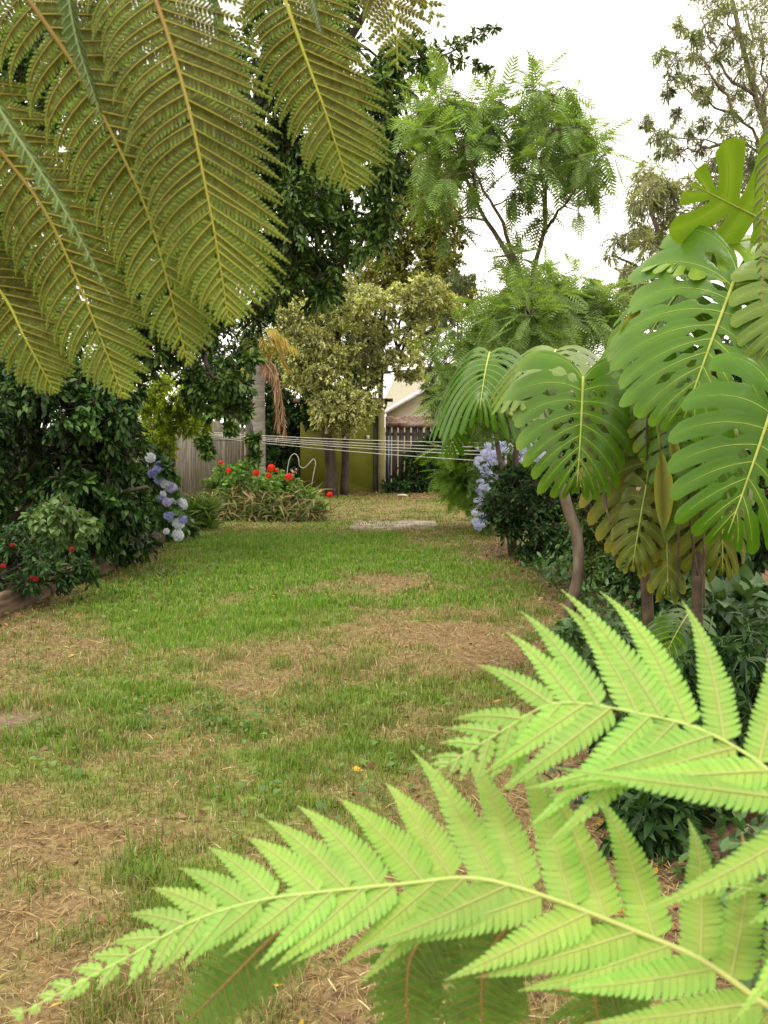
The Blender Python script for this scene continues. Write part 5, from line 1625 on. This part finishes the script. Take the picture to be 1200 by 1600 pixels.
# upper-left fern: blades hang in front of the camera, undersides brown with spores
FERN_UNDER = leaf_mat('fern_underside', [(.85, .87, .85), (1.12, 1.1, 1.12)], .6, .2, .15, attr=True, clump=5, var=.2, tint=(1.1, 1.25, .5))
FERN_RACH = attr_mat('fern_rachis', .5)
UC = {'base': (.088, .076, .014), 'mid': (.07, .066, .011), 'tip': (.14, .205, .03), 'costa': (.29, .30, .045), 'rachis': (.36, .36, .05)}
UR = dict(UC); UR['rachis'] = np.linspace((.15, .06, .02), (.34, .34, .05), 90)
UG = {'base': (.06, .10, .025), 'mid': (.07, .12, .03), 'tip': (.12, .17, .05), 'costa': (.18, .23, .1), 'rachis': (.18, .23, .09)}
tf = thing('tree_fern', 'overhead tree fern whose olive brown undersided fronds hang in the upper left corner', 'tree fern', (-1.75, .9, 0))
mb = MB()
tube(mb, smooth_path([(-1.75, .9, -.03), (-1.72, .92, 1.2), (-1.68, .95, 2.55)], 24), np.where(np.arange(24) % 2, .085, .098), 12)
mb.build('trunk', M_BARK_DARK, tf)
stalk = smooth_path([(-1.68, .95, 2.5), at(-330, 250, 1.3), at(-140, 200, 1.5), at(-20, -60, 1.5), at(200, -110, 1.52), at(420, -120, 1.6), at(640, -110, 1.75)], 40)
mb = MB(); tube(mb, stalk, np.linspace(.014, .004, 40), 8); mb.build('stalk', M_BARK_BROWN, tf)
UPN = [(-.05, -.93, -.2)]
for pth, L, n, nr, ss, sd in (
    ([(-30, -95, 1.5), (45, 0, 1.48), (130, 125, 1.47), (190, 240, 1.46), (240, 360, 1.46), (293, 566, 1.45)], .135, 31, [(.1, -.95, -.25)], (1.0, .76), 1),
    ([(190, -110, 1.46), (243, 0, 1.42), (290, 150, 1.39), (325, 310, 1.38), (345, 420, 1.38), (357, 502, 1.38)], .140, 31, [(.12, -.95, -.25)], (1.0, .80), 2),
    ([(400, -120, 1.6), (445, 0, 1.6), (470, 70, 1.6), (510, 180, 1.6), (547, 295, 1.6)], .128, 23, [(.12, -.95, -.2)], (1.0, .72), 3),
    ([(-95, 110, 1.53), (0, 235, 1.54), (70, 330, 1.54), (130, 460, 1.54), (193, 620, 1.53)], .125, 28, [(.1, -.95, -.2)], (1.0, .78), 4),
    ([(-110, 330, 1.56), (0, 455, 1.6), (40, 530, 1.6), (85, 612, 1.6)], .088, 20, [(.1, -.95, -.2)], (1.0, .8), 5)):
    # which side: S = N x T; for a blade hanging down and facing the camera this is the photo's left
    fern_frond(tf, pts(pth), nr, int(n * 1.12), L, prof_hang, math.radians(52), .1, .12, .0148, FERN_UNDER, FERN_RACH, .0042, seed=sd, lob=.0060, cols=UR if sd in (1, 4, 2) else UC, costa=.0013, side_scale=ss, endang=math.radians(40), blunt=False, cut=.3, ang2=math.radians(82), bend2=1.15, dens=1.3, jit=.07, cvar=.28, twist=.16)
# small far tip at the top centre
fern_frond(tf, pts([(560, -115, 1.75), (600, -40, 1.75), (618, 30, 1.75), (621, 112, 1.75)]), [(.1, -.95, -.3)], 12, .085, prof_tip, math.radians(55), .45, .1, .011, FERN_UNDER, FERN_RACH, .003, seed=6, lob=.0065, cols=UC)
fern_frond(tf, pts([(600, -115, 1.78), (640, -40, 1.78), (672, 10, 1.78), (697, 50, 1.78)]), [(.1, -.95, -.3)], 9, .05, prof_tip, math.radians(50), .4, .1, .009, FERN_UNDER, FERN_RACH, .003, seed=7, lob=.0085, cols=UC)
# blades seen edge-on between them (upper side, bluish green)
for pth, L, sd in (([(-40, 110, 1.28), (10, 190, 1.28), (60, 265, 1.28), (110, 345, 1.28), (178, 475, 1.29)], .034, 8), ([(320, -60, 1.42), (350, 60, 1.42), (372, 150, 1.42), (412, 232, 1.43)], .028, 9), ([(95, -60, 1.4), (118, 60, 1.4), (150, 160, 1.4), (165, 215, 1.4)], .035, 10), ([(470, -60, 1.52), (490, 10, 1.52), (503, 60, 1.52)], .03, 11)):
    fern_frond(tf, pts(pth), [(.93, -.28, .2)], 18, L, prof_tip, math.radians(55), .4, .3, .008, FERN_UNDER, FERN_RACH, .003, seed=sd, lob=.006, cols=UG)

# right-edge hanging frond tip
t2 = thing('tree_fern', 'drooping fern frond tip hanging at the right edge over the monstera', 'tree fern', (1.75, 2.1, 0))
mb = MB(); tube(mb, smooth_path([(1.75, 2.1, -.03), (1.73, 2.1, 1.2), (1.7, 2.1, 2.45)], 20), np.where(np.arange(20) % 2, .075, .088), 12); mb.build('trunk', M_BARK_DARK, t2)
fern_frond(t2, np.concatenate(([(1.7, 2.1, 2.4), (1.3, 2.15, 2.62)], pts([(1290, 120, 2.2), (1225, 180, 2.25), (1195, 290, 2.28), (1190, 480, 2.3)]))), [(-.9, -.4, .2)], 40, .15, prof_tip, math.radians(60), .5, .9, .012, FERN_UNDER, FERN_RACH, .006, seed=12, lob=.0075, start=.35,
           cols={'base': (.10, .12, .035), 'mid': (.10, .13, .04), 'tip': (.13, .17, .06), 'costa': (.2, .22, .08), 'rachis': (.22, .2, .06)})

# lower-right fronds; their flash-lit brightness is put into the lime colour
FERN_LIME = leaf_mat('fern_lime', [(.93, .95, .9), (1.07, 1.05, 1.1)], .5, .42, .25, attr=True, clump=4, var=.1, tint=(1.0, 1.1, .9))
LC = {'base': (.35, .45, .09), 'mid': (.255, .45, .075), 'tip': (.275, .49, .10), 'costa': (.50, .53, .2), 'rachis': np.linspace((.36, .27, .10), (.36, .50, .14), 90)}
LD = {'base': (.12, .20, .025), 'mid': (.11, .21, .03), 'tip': (.15, .27, .04), 'costa': (.26, .27, .07), 'rachis': (.24, .16, .05)}  # darker greens that put the upper frond's shade into the blades
t3 = thing('tree_fern', 'short tree fern with bright lime green fronds filling the lower right corner', 'tree fern', (.74, .5, 0))
mb = MB(); tube(mb, smooth_path([(.74, .5, -.03), (.73, .5, .5), (.72, .52, .98)], 16), np.where(np.arange(16) % 2, .07, .085), 12); mb.build('trunk', M_BARK_DARK, t3)


def prof_low(u):
    return float(np.interp(u, [0, .62, .72, .82, .9, .95, 1], [1, 1, .85, .54, .27, .14, .05]))


def prof_short(u):
    return float(np.interp(u, [0, .72, .8, .87, .93, 1], [1, 1, .84, .52, .25, .05]))


fern_frond(t3, np.concatenate(([(.72, .53, .97), (.56, .6, 1.13)], pts([(1330, 1640, .74), (1200, 1572, .78), (1100, 1502, .82), (1000, 1458, .85), (850, 1400, .88), (740, 1372, .9), (640, 1380, .92), (500, 1394, .93), (400, 1408, .93), (300, 1440, .92), (200, 1495, .9), (35, 1582, .86)]))),
           [(.1, -.55, .83), (.05, -.62, .78), (0, -.72, .69), (.0, -.7, .7)], 29, .160, prof_low, math.radians(53), .25, .22, .0205, FERN_LIME, FERN_RACH, .0044, seed=21, start=.2, lob=.0062, cols=LC, costa=.0011, twist=.1, side_scale=(.86, 1.0), endang=math.radians(30), ang2=math.radians(70), bend2=.45, cut=.76, dens=1.25, jit=.13, cvar=.05, acum=True, flat=.5)
fern_frond(t3, np.concatenate(([(.72, .55, .98), (.6, .68, 1.25)], pts([(1290, 1290, .8), (1200, 1202, .84), (1100, 1142, .88), (1000, 1115, .9), (900, 1098, .92), (845, 1106, .93), (780, 1145, .93), (685, 1202, .91)]))),
           [(.2, -.55, .8), (.1, -.75, .66), (.0, -.75, .66)], 23, .182, prof_short, math.radians(88), .3, .15, .0175, FERN_LIME, FERN_RACH, .0036, seed=22, start=.33, lob=.0066, cols=LC, costa=.0011, twist=.1, side_scale=(.95, 1.0), endang=math.radians(34), ang2=math.radians(86), bend2=.6, cut=.68, dens=1.2, jit=.11, cvar=.05, acum=True, flat=.5)
# third, partly hidden at the right edge
fern_frond(t3, np.concatenate(([(.72, .5, .98), (.5, .6, 1.2)], pts([(1270, 1420, .78), (1200, 1395, .82), (1130, 1385, .86), (1060, 1392, .88)]))),
           [(.1, -.6, .8)], 14, .075, prof_low, math.radians(72), .4, .1, .015, FERN_LIME, FERN_RACH, .0035, seed=23, start=.45, lob=.0062, cols=LC)
# blades that hang below the big frond, darkened by colour to look shaded
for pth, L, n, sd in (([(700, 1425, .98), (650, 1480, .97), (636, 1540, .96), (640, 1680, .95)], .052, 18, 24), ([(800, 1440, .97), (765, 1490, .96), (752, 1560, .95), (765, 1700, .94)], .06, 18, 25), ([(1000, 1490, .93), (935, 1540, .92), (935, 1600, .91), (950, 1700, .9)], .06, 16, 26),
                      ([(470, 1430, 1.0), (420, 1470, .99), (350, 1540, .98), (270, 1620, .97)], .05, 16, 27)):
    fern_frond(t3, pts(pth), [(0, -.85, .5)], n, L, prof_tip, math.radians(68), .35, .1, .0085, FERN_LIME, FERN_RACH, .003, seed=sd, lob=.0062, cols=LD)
